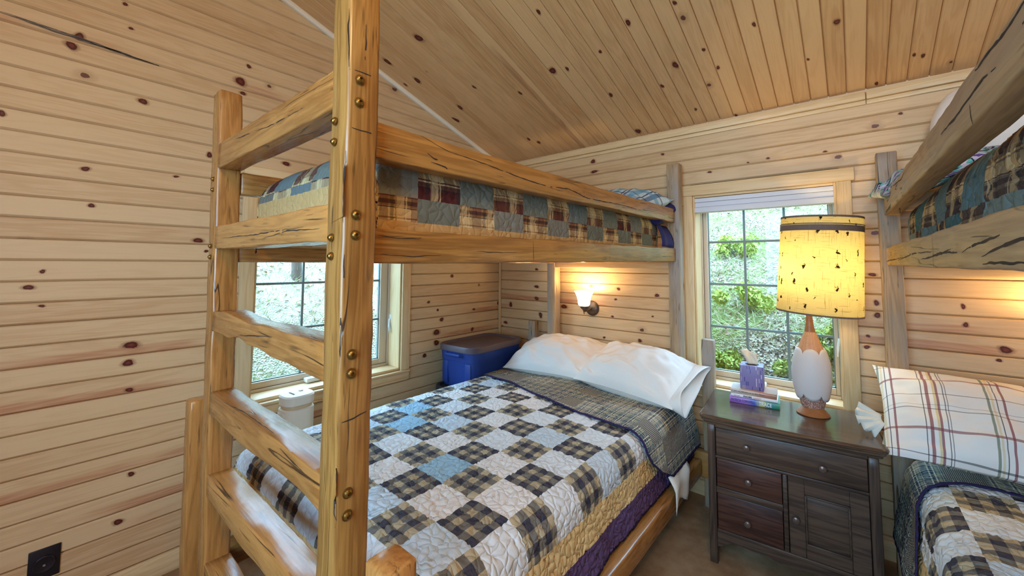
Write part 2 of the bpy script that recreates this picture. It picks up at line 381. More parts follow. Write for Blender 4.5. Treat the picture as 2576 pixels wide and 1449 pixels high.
def patch_quilt(name, kind):
    g = G(name, 0.85, 0.2)
    u, v, _ = g.xyz(g.uv('UVMap')); hem, side, _ = g.xyz(g.uv('hem'))
    P = 0.155 if kind != 'blue' else 0.20
    pu, pv = g.ma('DIVIDE', u, P), g.ma('DIVIDE', v, P)
    iu, iv = g.ma('FLOOR', pu), g.ma('FLOOR', pv)
    chk = g.ma('MODULO', g.ma('ABSOLUTE', g.ma('ADD', iu, iv)), 2.0)
    h1, h2 = hashn(g, iu, iv, 1.5), hashn(g, iu, iv, 7.5)
    if kind == 'check':
        cu = g.ma('FLOORED_MODULO', g.ma('FLOOR', g.ma('MULTIPLY', pu, 5.0)), 2.0)
        cv = g.ma('FLOORED_MODULO', g.ma('FLOOR', g.ma('MULTIPLY', pv, 5.0)), 2.0)
        s = g.ma('MULTIPLY', g.ma('ADD', cu, cv), 0.5)
        pl = g.ramp(s, [(0.0, srgb(192, 176, 144)), (0.35, srgb(116, 112, 106)), (0.75, srgb(48, 50, 72))], 'CONSTANT')
        pl = g.mix(g.ma('MULTIPLY', g.sm(g.noise(g.cmb(g.ma('MULTIPLY', u, 40), g.ma('MULTIPLY', v, 700), 0), 1, 2), 0.35, 0.7), 0.25), pl, srgb(150, 136, 112))
        so = g.ramp(h1, [(0.0, srgb(226, 228, 228)), (0.4, srgb(236, 230, 224)), (0.7, srgb(204, 216, 224)), (0.92, srgb(160, 194, 212))], 'CONSTANT')
        b1, b2 = srgb(228, 194, 136), srgb(98, 74, 112)
    else:
        cr, mr, nv = srgb(214, 190, 142), srgb(78, 26, 30), srgb(40, 32, 40)
        if kind == 'flannel':
            base = g.ramp(h2, [(0.0, srgb(150, 112, 74)), (0.5, srgb(96, 66, 52)), (0.8, srgb(176, 150, 108))], 'CONSTANT')
            sols = [(0.0, srgb(118, 122, 112)), (0.35, srgb(134, 132, 122)), (0.6, srgb(112, 122, 120)), (0.8, srgb(122, 116, 102))]
        else:
            base = g.ramp(h2, [(0.0, srgb(120, 110, 96)), (0.5, srgb(84, 72, 70)), (0.8, srgb(140, 128, 108))], 'CONSTANT')
            sols = [(0.0, srgb(96, 128, 138)), (0.4, srgb(124, 144, 142)), (0.75, srgb(66, 112, 126))]; mr = srgb(60, 48, 56)
        sp = [(0.22, 0.16, mr, 0.75), (0.5, 0.05, nv, 0.75), (0.72, 0.12, cr, 0.7), (0.62, 0.012, nv, 0.9), (0.9, 0.02, cr, 0.9), (0.05, 0.015, nv, 0.8)]
        pl = lines(g, u, 0.115, sp, base); pl = lines(g, v, 0.115, sp, pl, 0.62)
        so = g.ramp(h1, sols, 'CONSTANT')
        so = g.mix(g.ma('MULTIPLY', g.noise(g.cmb(u, v, 0), 420, 2), 0.35), so, srgb(70, 76, 74))
        b1, b2 = srgb(196, 158, 104), srgb(64, 34, 52)
    col = g.mix(chk, pl, so)
    # tan border, dark border and binding, by distance from the hem
    col = g.mix(g.ma('LESS_THAN', hem, 0.215), col, b1)
    col = g.mix(g.ma('LESS_THAN', hem, 0.112), col, b2)
    col = g.mix(g.ma('LESS_THAN', hem, 0.010), col, srgb(44, 32, 66))
    nr = puffbump(g, u, v, 34.0, 0.65 if kind == 'check' else 0.35)
    nr = g.bump(weave(g, u, v), 0.06, 0.001, nr)
    return g.fin(col, None, nr)
def madras(name):
    g = G(name, 0.85, 0.2)
    u, v, _ = g.xyz(g.uv('UVMap')); hem, _, _ = g.xyz(g.uv('hem'))
    P = 0.11; iu, iv = g.ma('FLOOR', g.ma('DIVIDE', u, P)), g.ma('FLOOR', g.ma('DIVIDE', v, P)); h = hashn(g, iu, iv, 3.5); h2 = hashn(g, iu, iv, 9.5)
    base = g.ramp(h, [(0, srgb(56, 60, 84)), (0.3, srgb(70, 82, 84)), (0.55, srgb(72, 66, 82)), (0.8, srgb(146, 140, 130))], 'CONSTANT')
    cr, gr, yl, nv = srgb(214, 206, 178), srgb(92, 108, 108), srgb(196, 184, 138), srgb(36, 38, 62)
    sp = [(0.12, 0.09, gr, 0.6), (0.34, 0.035, cr, 0.9), (0.45, 0.05, nv, 0.85), (0.58, 0.035, cr, 0.9), (0.75, 0.07, yl, 0.45), (0.9, 0.018, cr, 0.8)]
    c = lines(g, u, 0.052, sp, base); c = lines(g, v, 0.058, sp, c, 0.7)
    fine = g.mix(g.ma('LESS_THAN', g.ma('FRACT', g.ma('MULTIPLY', u, 180)), 0.5), srgb(70, 66, 70), srgb(168, 158, 136))
    c = g.mix(g.ma('GREATER_THAN', h2, 0.80), c, fine)
    c = g.mix(g.ma('LESS_THAN', hem, 0.012), c, srgb(50, 40, 78))
    nr = puffbump(g, u, v, 40.0, 0.4)
    return g.fin(c, None, g.bump(weave(g, u, v), 0.08, 0.001, nr))
def pillow_mat(name, kind):
    g = G(name, 0.8, 0.25)
    u, v, _ = g.xyz(g.uv('UVMap'))
    if kind == 'white':
        d = g.ma('ADD', g.ma('ABSOLUTE', g.ma('SINE', g.ma('MULTIPLY', g.ma('ADD', u, v), 120))), g.ma('ABSOLUTE', g.ma('SINE', g.ma('MULTIPLY', g.ma('SUBTRACT', u, v), 120))))
        c = g.mix(g.sm(d, 0.25, 0.1), srgb(236, 230, 222), srgb(222, 214, 204))
    elif kind == 'stripe':
        w = srgb(238, 232, 224); rd, bk, yl, gn = srgb(142, 74, 78), srgb(54, 50, 62), srgb(216, 190, 110), srgb(110, 122, 96)
        c = lines(g, u, 0.30, [(0.18, 0.016, rd, 0.85), (0.245, 0.011, yl, 0.7), (0.27, 0.012, rd, 0.85), (0.13, 0.0045, bk, 0.85), (0.33, 0.0045, bk, 0.8), (0.355, 0.004, bk, 0.7), (0.72, 0.012, gn, 0.8), (0.755, 0.010, yl, 0.5), (0.79, 0.0045, bk, 0.85), (0.85, 0.011, rd, 0.85)], w)
        c = lines(g, v, 0.235, [(0.5, 0.02, rd, 0.75), (0.14, 0.006, bk, 0.7), (0.85, 0.006, bk, 0.7), (0.92, 0.004, bk, 0.5)], c)
    elif kind == 'blue':
        c = lines(g, u, 0.13, [(0.25, 0.14, srgb(120, 178, 214), 0.9), (0.6, 0.03, srgb(30, 40, 80), 0.9), (0.8, 0.08, srgb(70, 110, 150), 0.8)], srgb(196, 216, 226))
        c = lines(g, v, 0.13, [(0.3, 0.12, srgb(90, 150, 190), 0.6), (0.65, 0.03, srgb(24, 30, 70), 0.8)], c)
    else:
        h = g.noise(g.cmb(g.ma('MULTIPLY', u, 1.0), g.ma('MULTIPLY', v, 6.0), 0), 14, 2, 0.5, 0.6)
        c = g.ramp(h, [(0.0, srgb(92, 74, 140)), (0.36, srgb(196, 190, 214)), (0.46, srgb(46, 52, 60)), (0.52, srgb(110, 190, 190)), (0.6, srgb(220, 210, 226)), (0.68, srgb(222, 178, 60))], 'CONSTANT')
    return g.fin(c, None, g.bump(weave(g, u, v, 1400), 0.08, 0.0006))
q_check = patch_quilt('check_patchwork', 'check'); q_flannel = patch_quilt('flannel_patchwork', 'flannel'); q_blue = patch_quilt('blue_patchwork', 'blue')
q_madras = madras('madras_lining')
p_white, p_stripe, p_blue, p_multi = (pillow_mat('pillow_' + k, k) for k in ('white', 'stripe', 'blue', 'multi'))
navy = plain('navy_cotton', srgb(38, 34, 92), 0.85, bump=0.2, nscale=60)
sheet_m = plain('white_sheet', srgb(232, 226, 212), 0.85, bump=0.1, nscale=30)

# ================================================================== ROOM
FZ = 0.03                                    # floor level
RX, FY = 4.6, -4.0                           # right wall, front wall
RIDGE = -3.0
def ceil_z(y): return 2.352 + 0.324 * (-y if y > RIDGE else -(2 * RIDGE - y))
PIT = 0.083
PROF = lambda w: [(-0.016, -w / 2), (-0.0095, -w / 2), (0.0, -w / 2 + 0.0075), (0.0, w / 2 - 0.004), (-0.0055, w / 2), (-0.016, w / 2)]
_pc = {}
def plank_mesh(L, w, mat, s0=0.0, s1=0.0, prof=None):
    key = (round(L, 4), round(w, 4), mat.name, round(s0, 3), round(s1, 3))
    if key not in _pc:
        pr = prof or PROF(w); n = len(pr)
        vs = [(-L / 2 + s0 * z, y, z) for y, z in pr] + [(L / 2 + s1 * z, y, z) for y, z in pr]
        fs = [(k, (k + 1) % n, (k + 1) % n + n, k + n) for k in range(n)] + [tuple(reversed(range(n))), tuple(range(n, 2 * n))]
        me = bpy.data.meshes.new('plank'); me.from_pydata(vs, [], [f[::-1] for f in fs]); me.materials.append(mat); _pc[key] = me
    return _pc[key]
def frame_m(o, X, N):
    """matrix with local X along X and local Y along the outward-facing normal N"""
    X, N = Vector(X).normalized(), Vector(N).normalized(); Z = X.cross(N)
    M = Matrix(((X.x, N.x, Z.x, 0), (X.y, N.y, Z.y, 0), (X.z, N.z, Z.z, 0), (0, 0, 0, 1))); M.translation = Vector(o); return M

# openings (along-wall lo, hi, z lo, z hi)
W1 = (-1.972, -1.047, 0.715, 1.885)
W2 = (1.672, 2.395, 0.715, 1.885)
W3_FILL = (1.40, 3.20, 0.95, 2.50)  # unseen window added behind the camera for cool daylight fill
def slab_with_hole(name, lo, hi, axis, hole_, th):
    """exterior wall shell: a frame of four boxes round the opening, one mesh"""
    bm = bmesh.new(); (a0, z0), (a1, z1) = lo, hi
    if hole_: hole_ = (hole_[0] - 0.004, hole_[1] + 0.004, hole_[2] - 0.022, hole_[3] + 0.004)
    segs = [(a0, a1, z0, z1)] if hole_ is None else [(a0, hole_[0], z0, z1), (hole_[1], a1, z0, z1), (hole_[0], hole_[1], z0, hole_[2]), (hole_[0], hole_[1], hole_[3], z1)]
    for s0, s1, t0, t1 in segs:
        if axis == 'y': bm_box(bm, (th[0], s0, t0), (th[1], s1, t1))
        else: bm_box(bm, (s0, th[0], t0), (s1, th[1], t1))
    o = bmo(name, bm, backing); return tagset(o, kind='structure')
def nm(o): o['kind'] = 'structure'; return o

floor_m = G('carpet', 0.95, 0.1)
_n = floor_m.noise(floor_m.obj(), 5.0, 4, 0.6); _f = floor_m.noise(floor_m.obj(), 420, 2)
_c = floor_m.mix(floor_m.sm(_n, 0.35, 0.68), srgb(160, 122, 86), srgb(204, 170, 130)); _c = floor_m.mix(floor_m.ma('MULTIPLY', _f, 0.5), _c, srgb(130, 98, 70))
floor_m = floor_m.fin(_c, None, floor_m.bump(_f, 0.6, 0.006))
fl = box('floor', (0, FY, FZ - 0.12), (RX, 0, FZ), floor_m, bev=0); nm(fl)

HEART_L = {}
wl = slab_with_hole('wall_left', (FY - 0.15, -0.1), (0.15, 3.5), 'y', W1, (-0.15, -0.016))
wb = slab_with_hole('wall_back', (-0.016, -0.1), (RX + 0.15, 2.5), 'x', W2, (0.016, 0.17))
wf = slab_with_hole('wall_front', (-0.016, -0.1), (RX + 0.15, 3.2), 'x', W3_FILL, (FY - 0.15, FY - 0.016))
wr = slab_with_hole('wall_right', (FY - 0.15, -0.1), (0.15, 3.5), 'y', None, (RX + 0.016, RX + 0.15))

def fill_wall(parent, axis, plane, nrm, a0, a1, z0, zmax, off, hole_, gable, heart=()):
    k = math.floor((z0 - 1.44) / PIT - off)
    while True:
        zl = 1.44 + (k + off) * PIT; zh = zl + PIT; k += 1
        if zl > zmax: break
        if zh < z0: continue
        zc = (zl + zh) / 2; mat = pine_heart if any(abs(zc - h) < PIT * 0.5 for h in heart) else pine
        segs = [(a0, a1)]
        if hole_ and zh > hole_[2] + 0.001 and zl < hole_[3] - 0.001: segs = [(a0, hole_[0] - 0.015), (hole_[1] + 0.015, a1)]
        for lo, hi in segs:
            s0 = s1 = 0.0
            if gable and zc > 2.35:
                top = min(-(zc - 2.352) / 0.324, 0.0); bot = 2 * RIDGE - top
                if lo < bot: lo, s0 = bot, 1 / 0.324
                if hi > top: hi, s1 = top, -1 / 0.324
                if hi - lo < 0.15: continue
            L = hi - lo; c = (lo + hi) / 2
            if axis == 'y':
                X = (0, 1, 0) if nrm[0] < 0 else (0, -1, 0); o = (plane, c, zc)
                if X[1] < 0: s0, s1 = -s1, -s0
            else:
                X = (1, 0, 0) if nrm[1] > 0 else (-1, 0, 0); o = (c, plane, zc)
            # local Z must point up: X x N = up
            if Vector(X).cross(Vector(nrm)).z < 0: X = tuple(-t for t in X); s0, s1 = -s1, -s0
            ob = link('plank', plank_mesh(L, PIT - 0.0012, mat, s0, s1), parent, parent.matrix_local.inverted() @ frame_m(o, X, nrm))
hz = lambda y0: 1.44 - (y0 - 669) / 56.2 * PIT
fill_wall(wl, 'y', 0.0, (1, 0, 0), FY, -0.02, FZ, 3.3, 0.06, W1, True, [hz(921), hz(1034), hz(1262), hz(1376)])
fill_wall(wb, 'x', 0.0, (0, -1, 0), 0.02, RX, FZ, 2.33, 0.28, W2, False, [1.44 - PIT * 3.2, 1.44 - PIT * 4.2])
fill_wall(wr, 'y', RX, (-1, 0, 0), FY, -0.02, FZ, 3.3, 0.06, None, True)
fill_wall(wf, 'x', FY, (0, 1, 0), 0.02, RX, FZ, 2.7, 0.28, W3_FILL, False)

# ceiling: two slopes of boards running up to the ridge
CP = 0.0762
th = math.atan(0.324)
ce = bmesh.new()
for sgn in (1, -1):
    y0 = 0.17 if sgn > 0 else FY - 0.2
    a = Vector((-0.02, y0, ceil_z(min(y0, 0)) if y0 < 0 else 2.352 - 0.324 * y0)); b = Vector((-0.02, RIDGE, ceil_z(RIDGE)))
    up = Vector((0, 0.017 * sgn * 0.31, 0.017)); up2 = up * 6
    vs = [ce.verts.new(p) for p in (a + up, b + up, b + up2, a + up2)]; vs2 = [ce.verts.new(v.co + Vector((RX + 0.04, 0, 0))) for v in vs]
    for q in ((0, 1, 2, 3),): ce.faces.new([vs[i] for i in q]); ce.faces.new([vs2[i] for i in reversed(q)])
    for i in range(4): ce.faces.new((vs[i], vs2[i], vs2[(i + 1) % 4], vs[(i + 1) % 4]))
ceiling = nm(bmo('ceiling', ce, backing))
PRC = [(-0.014, -CP / 2 + 0.0006), (-0.006, -CP / 2 + 0.0006), (0.0, -CP / 2 + 0.0055), (0.0, CP / 2 - 0.0035), (-0.005, CP / 2 - 0.0006), (-0.014, CP / 2 - 0.0006)]
x0 = 2.38 - 32 * CP
for i in range(int(RX / CP) + 2):
    xl = x0 + i * CP
    if xl > RX or xl < -CP: continue
    for sgn in (1, -1):
        ya, yb = (0.0, RIDGE) if sgn > 0 else (FY, RIDGE)
        A, B = Vector((xl + CP / 2, ya, ceil_z(ya))), Vector((xl + CP / 2, yb, ceil_z(yb))); X = (B - A).normalized(); L = (B - A).length
        N = Vector((0, -0.324 * sgn, -1)).normalized()
        link('plank', plank_mesh(L, CP, pine_ceil, 0, 0, PRC), ceiling, frame_m((A + B) / 2, X, N))
# trims: cornice on the back wall, corner strips, sloping bead up the gable
cor = thing('trim_1', kind='structure')
for i, (xa, xb) in enumerate(((0.02, 2.53), (2.532, RX))):
    board('moulding', (xa, -0.024, 2.296), (xb, 0.0, 2.338), pine_trim, cor, 'x', 0.006)
    board('fillet', (xa, -0.012, 2.272), (xb, 0.0, 2.2955), pine_trim, cor, 'x', 0.004)
nm(board('trim_2', (0.0, -0.021, FZ), (0.021, 0.0, 2.34), pine_trim, None, 'z', 0.004))
A, B = Vector((0.011, -0.02, ceil_z(-0.02) - 0.012)), Vector((0.011, RIDGE, ceil_z(RIDGE) - 0.012))
nm(beam('trim_3', A, B, 0.030, 0.030, pale_trim, None, 3, 0.006, 0.0003))
nm(board('baseboard_left', (0.0, FY, FZ), (0.014, -0.02, FZ + 0.09), pine_trim, None, 'y', 0.004))
nm(board('baseboard_back', (0.02, -0.014, FZ), (RX, 0.0, FZ + 0.09), pine_trim, None, 'x', 0.004))

# knots and a blue-stain streak, where the boards of this room have them (metres along and up each surface)
KN_L = [(-2.676, 2.338, 0.01743, 0.01836), (-2.656, 2.378, 0.01557, 0.01857), (-2.503, 2.49, 0.00768, 0.007262), (-2.04, 2.495, 0.01105, 0.01085), (-2.075, 2.399, 0.02149, 0.02989), (-2.061, 2.339, 0.01263, 0.0107), (-2.527, 2.596, 0.007547, 0.009032), (-2.448, 2.171, 0.01592, 0.01463), (-2.611, 1.829, 0.01362, 0.01004), (-2.316, 1.859, 0.01024, 0.0057), (-2.586, 1.677, 0.01154, 0.008395), (-2.218, 1.543, 0.01878, 0.01362), (-2.183, 1.496, 0.008029, 0.00787), (-2.191, 1.978, 0.01296, 0.01404), (-2.837, 2, 0.009191, 0.01213), (-2.706, 1.401, 0.008168, 0.007821), (-2.738, 1.34, 0.01382, 0.01074), (-2.701, 1.276, 0.008162, 0.006227), (-2.435, 1.075, 0.02323, 0.0174), (-2.441, 0.9986, 0.02047, 0.01382), (-2.431, 0.8735, 0.01285, 0.01034), (-2.408, 0.5195, 0.01165, 0.01026), (-2.44, 0.3295, 0.01625, 0.01169), (-1.834, 2.004, 0.01886, 0.01368), (-0.5753, 1.347, 0.01677, 0.01266), (-0.8041, 1.151, 0.01493, 0.008915), (-0.7151, 1.085, 0.01169, 0.009094), (-0.3271, 1.059, 0.01403, 0.009959), (-0.6746, 1.023, 0.01985, 0.01527), (-0.7232, 0.9229, 0.02708, 0.02707), (-0.7216, 0.8537, 0.0348, 0.02101), (-0.832, 0.7734, 0.01826, 0.01455), (-0.343, 0.8957, 0.01389, 0.01645), (-0.02329, 1.102, 0.01069, 0.01776)]
KN_B = [(0.4138, 1.386, 0.01665, 0.01002), (0.414, 1.252, 0.02076, 0.01329), (0.4142, 1.153, 0.02072, 0.01655), (0.1305, 1.084, 0.01379, 0.03132), (0.4555, 1.041, 0.01628, 0.03923), (0.07136, 0.922, 0.01873, 0.01399), (1.15, 1.265, 0.01228, 0.01143), (1.127, 1.189, 0.009287, 0.008588), (1.428, 1.215, 0.0135, 0.01337), (1.101, 1.061, 0.009369, 0.008593), (1.396, 1.09, 0.008199, 0.005362), (1.033, 0.9049, 0.009619, 0.008666), (1.304, 0.9158, 0.0142, 0.01088), (1.298, 0.8716, 0.01139, 0.01087), (0.6853, 1.106, 0.02978, 0.01879), (0.9621, 2.151, 0.02715, 0.01234), (0.9525, 2.22, 0.02047, 0.01549), (1.484, 2.207, 0.01077, 0.00826), (1.777, 2.029, 0.01161, 0.007634), (2.093, 2.065, 0.007858, 0.007035), (1.991, 2.046, 0.006228, 0.004817), (2.356, 2.045, 0.008438, 0.00652), (2.521, 1.387, 0.01494, 0.009999), (2.531, 1.256, 0.01035, 0.01386), (2.532, 1.199, 0.01328, 0.01382), (2.493, 1.088, 0.007533, 0.007949), (2.486, 1.046, 0.0121, 0.009939), (2.823, 1.259, 0.007298, 0.01257), (2.827, 1.177, 0.009678, 0.01071), (2.939, 1.081, 0.02002, 0.01535), (2.918, 1.037, 0.007892, 0.008571), (2.656, 2.201, 0.007031, 0.007986)]
KN_C = [(0.5272, -1.324, 0.02602, 0.03674), (1.638, -0.8903, 0.01226, 0.01731), (1.272, -1.142, 0.01005, 0.01419), (1.865, -0.8958, 0.008617, 0.01216), (1.767, -0.5378, 0.01598, 0.02256), (1.905, -0.58, 0.008266, 0.01167), (1.925, -0.4326, 0.008857, 0.0125), (1.62, -0.4136, 0.01019, 0.01438), (1.338, -0.06059, 0.01866, 0.02635), (1.318, -0.4591, 0.01232, 0.01739), (1.109, -0.7781, 0.02114, 0.02984), (1.198, -0.7553, 0.0103, 0.01455), (0.148, -1.295, 0.01881, 0.02656), (0.1707, -1.088, 0.02032, 0.02868), (0.0688, -1.098, 0.01048, 0.01479), (0.2485, -0.7564, 0.01778, 0.02511), (0.09929, -0.6745, 0.01358, 0.01917), (0.1195, -0.6511, 0.01571, 0.02218), (0.5432, -0.8739, 0.01122, 0.01584), (0.7844, -0.7019, 0.01105, 0.0156), (0.5696, -0.1856, 0.01397, 0.01972), (0.5183, -0.249, 0.01241, 0.01753), (2.432, -0.5022, 0.01185, 0.01673), (2.312, -0.3215, 0.006078, 0.008581), (2.728, -0.1564, 0.008282, 0.01169), (2.573, -0.03081, 0.008131, 0.01148), (2.685, -0.1762, 0.007073, 0.009986), (1.743, -0.1481, 0.008492, 0.01199), (1.431, -0.7871, 0.008226, 0.01161), (2.142, -0.6337, 0.00873, 0.01232), (1.934, -0.01286, 0.008377, 0.01183)]
STREAK = [(-2.862, 2.387), (-2.805, 2.384), (-2.733, 2.377), (-2.656, 2.375), (-2.585, 2.369), (-2.497, 2.363), (-2.401, 2.356)]
kg = G('pine_knot', 0.5, 0.3); _u, _v, _ = kg.xyz(kg.uv('UVMap'))
_nz = kg.noise(kg.obj(), 160, 2); _uu = kg.ma('ADD', _u, kg.ma('MULTIPLY', kg.ma('SUBTRACT', _nz, 0.5), 0.22))
_c = kg.ramp(_uu, [(0.0, srgb(124, 62, 46)), (0.30, srgb(96, 36, 30)), (0.47, srgb(66, 20, 20)), (0.56, srgb(150, 96, 60))])
_a = kg.ramp(_uu, [(0.0, (1, 1, 1)), (0.52, (1, 1, 1)), (0.58, (0.4, 0.4, 0.4)), (0.95, (0, 0, 0))])
_t = kg.n('ShaderNodeBsdfTransparent'); _mx = kg.n('ShaderNodeMixShader'); kg.put(kg.b.inputs['Base Color'], _c); kg.put(_mx.inputs[0], _a)
kg.t.links.new(_t.outputs[0], _mx.inputs[1]); kg.t.links.new(kg.b.outputs[0], _mx.inputs[2]); kg.t.links.new(_mx.outputs[0], kg.out.inputs[0])
def knots(parent, items, to3d, nrm, pitch, off, axis):
    vs, fs, uv = [], [], []
    for a, b, ra, rb in items:
        ra, rb = min(ra, 0.026) * 0.82, min(rb, 0.026) * 0.82
        if axis == 1:
            rb = min(rb, pitch * 0.36); c = (math.floor((b - off) / pitch) + 0.5) * pitch + off; lim = pitch / 2 - 0.008 - rb; b = c + max(-lim, min(lim, b - c))
        else:
            ra = min(ra, pitch * 0.36); c = (math.floor((a - off) / pitch) + 0.5) * pitch + off; lim = pitch / 2 - 0.007 - ra; a = c + max(-lim, min(lim, a - c))
        n = 16; i0 = len(vs); vs.append(to3d(a, b) + Vector(nrm) * 0.0006); uv.append((0, 0)); ph = rng.uniform(0, 6)
        for rr, k in ((1.0, 0.5), (1.65, 1.0)):
            for i in range(n):
                t = 2 * pi * i / n; w = 1 + 0.12 * sin(2 * t + ph) + 0.07 * sin(3 * t + 2 * ph)
                ea, eb = (1.35 if rr > 1 and axis == 1 else 1.0), (1.35 if rr > 1 and axis == 0 else 1.0)
                da, db = ra * rr * w * cos(t) * ea, rb * rr * w * sin(t) * eb
                if axis == 1: db = max(-(pitch / 2 - 0.0078) - (b - c), min((pitch / 2 - 0.0045) - (b - c), db))
                else: da = max(-(pitch / 2 - 0.006) - (a - c), min((pitch / 2 - 0.006) - (a - c), da))
                vs.append(to3d(a + da, b + db) + Vector(nrm) * 0.0006); uv.append((k, t))
        for i in range(n):
            j = (i + 1) % n; fs.append((i0, i0 + 1 + i, i0 + 1 + j)); fs.append((i0 + 1 + i, i0 + 1 + n + i, i0 + 1 + n + j, i0 + 1 + j))
    o = mk('knots', vs, fs, kg.m, parent); l = o.data.uv_layers.new(name='UVMap')
    for lp in o.data.loops: l.data[lp.index].uv = uv[lp.vertex_index]
    o['kind'] = 'stuff'; return o
knots(wl, KN_L, lambda a, b: Vector((0, a, b)), (1, 0, 0), PIT, 1.44 + 0.06 * PIT, 1)
knots(wb, KN_B, lambda a, b: Vector((a, 0, b)), (0, -1, 0), PIT, 1.44 + 0.28 * PIT, 1)
knots(ceiling, KN_C, lambda a, b: Vector((a, b, ceil_z(b))), Vector((0, -0.324, -1)).normalized(), CP, 2.38, 0)
stain = plain('dark_check', srgb(46, 34, 26), 0.8); bluestain = plain('blue_stain', srgb(88, 82, 74), 0.7)
def ribbon(vs, fs, pts, to3d, w, jit=0.0012, seed=0, hit=None):
    """thin tapering wandering crack laid on a surface"""
    P = []
    for i in range(len(pts) - 1):
        (a0, b0), (a1, b1) = pts[i], pts[i + 1]; n = max(2, int(sqrt((a1 - a0) ** 2 + (b1 - b0) ** 2) / 0.012))
        for k in range(n): f = k / n; P.append((a0 + (a1 - a0) * f, b0 + (b1 - b0) * f))
    P.append(pts[-1]); n = len(P); i0 = len(vs)
    for i, (a, b) in enumerate(P):
        q0, q1 = P[max(0, i - 1)], P[min(n - 1, i + 1)]; ta, tb = q1[0] - q0[0], q1[1] - q0[1]; l = sqrt(ta * ta + tb * tb) or 1; na, nb = -tb / l, ta / l
        j = (float(vn(i * 0.55, seed * 3.3, 7)) - 0.5) * 2 * jit; ww = w * (0.25 + 0.75 * sin(pi * (i + 0.3) / (n + 0.6))) * (0.5 + float(vn(i * 0.8, seed * 1.7, 9)))
        for sgn in (-1, 1): p = to3d(a + na * (j + sgn * ww / 2), b + nb * (j + sgn * ww / 2)); vs.append(hit(p) if hit else p)
    for i in range(n - 1): k = i0 + 2 * i; fs.append((k, k + 1, k + 3, k + 2))
vs, fs = [], []
for k in range(7): ribbon(vs, fs, [(a, b + (k - 3) * 0.0022 * (1 - abs(i - 2.5) / 4)) for i, (a, b) in enumerate(STREAK)], lambda a, b: Vector((0.0007, a, b)), 0.0022, 0.002, 50 + k)
nm_o = mk('stain_streak', vs, fs, bluestain, wl); nm_o['kind'] = 'stuff'
from mathutils.bvhtree import BVHTree
def checks(o, pm, lines_, to3d, nrm, w):
    """drying checks that follow the timber's own surface (sub-part of the timber)"""
    L = pm @ o.matrix_basis; Li = L.inverted(); bvh = BVHTree.FromPolygons([v.co for v in o.data.vertices], [tuple(p.vertices) for p in o.data.polygons]); d = (Li.to_3x3() @ Vector(nrm)).normalized()
    def hit(p):
        q = Li @ p; h = bvh.ray_cast(q + d * 0.03, -d); return (h[0] if h[0] is not None else q) + d * 0.0005
    vs, fs = [], []
    for k, l in enumerate(lines_): ribbon(vs, fs, l, to3d, w, 0.0014, k + len(lines_), hit)
    c = mk('drying_check', vs, fs, stain, o); c['kind'] = 'stuff'; return c

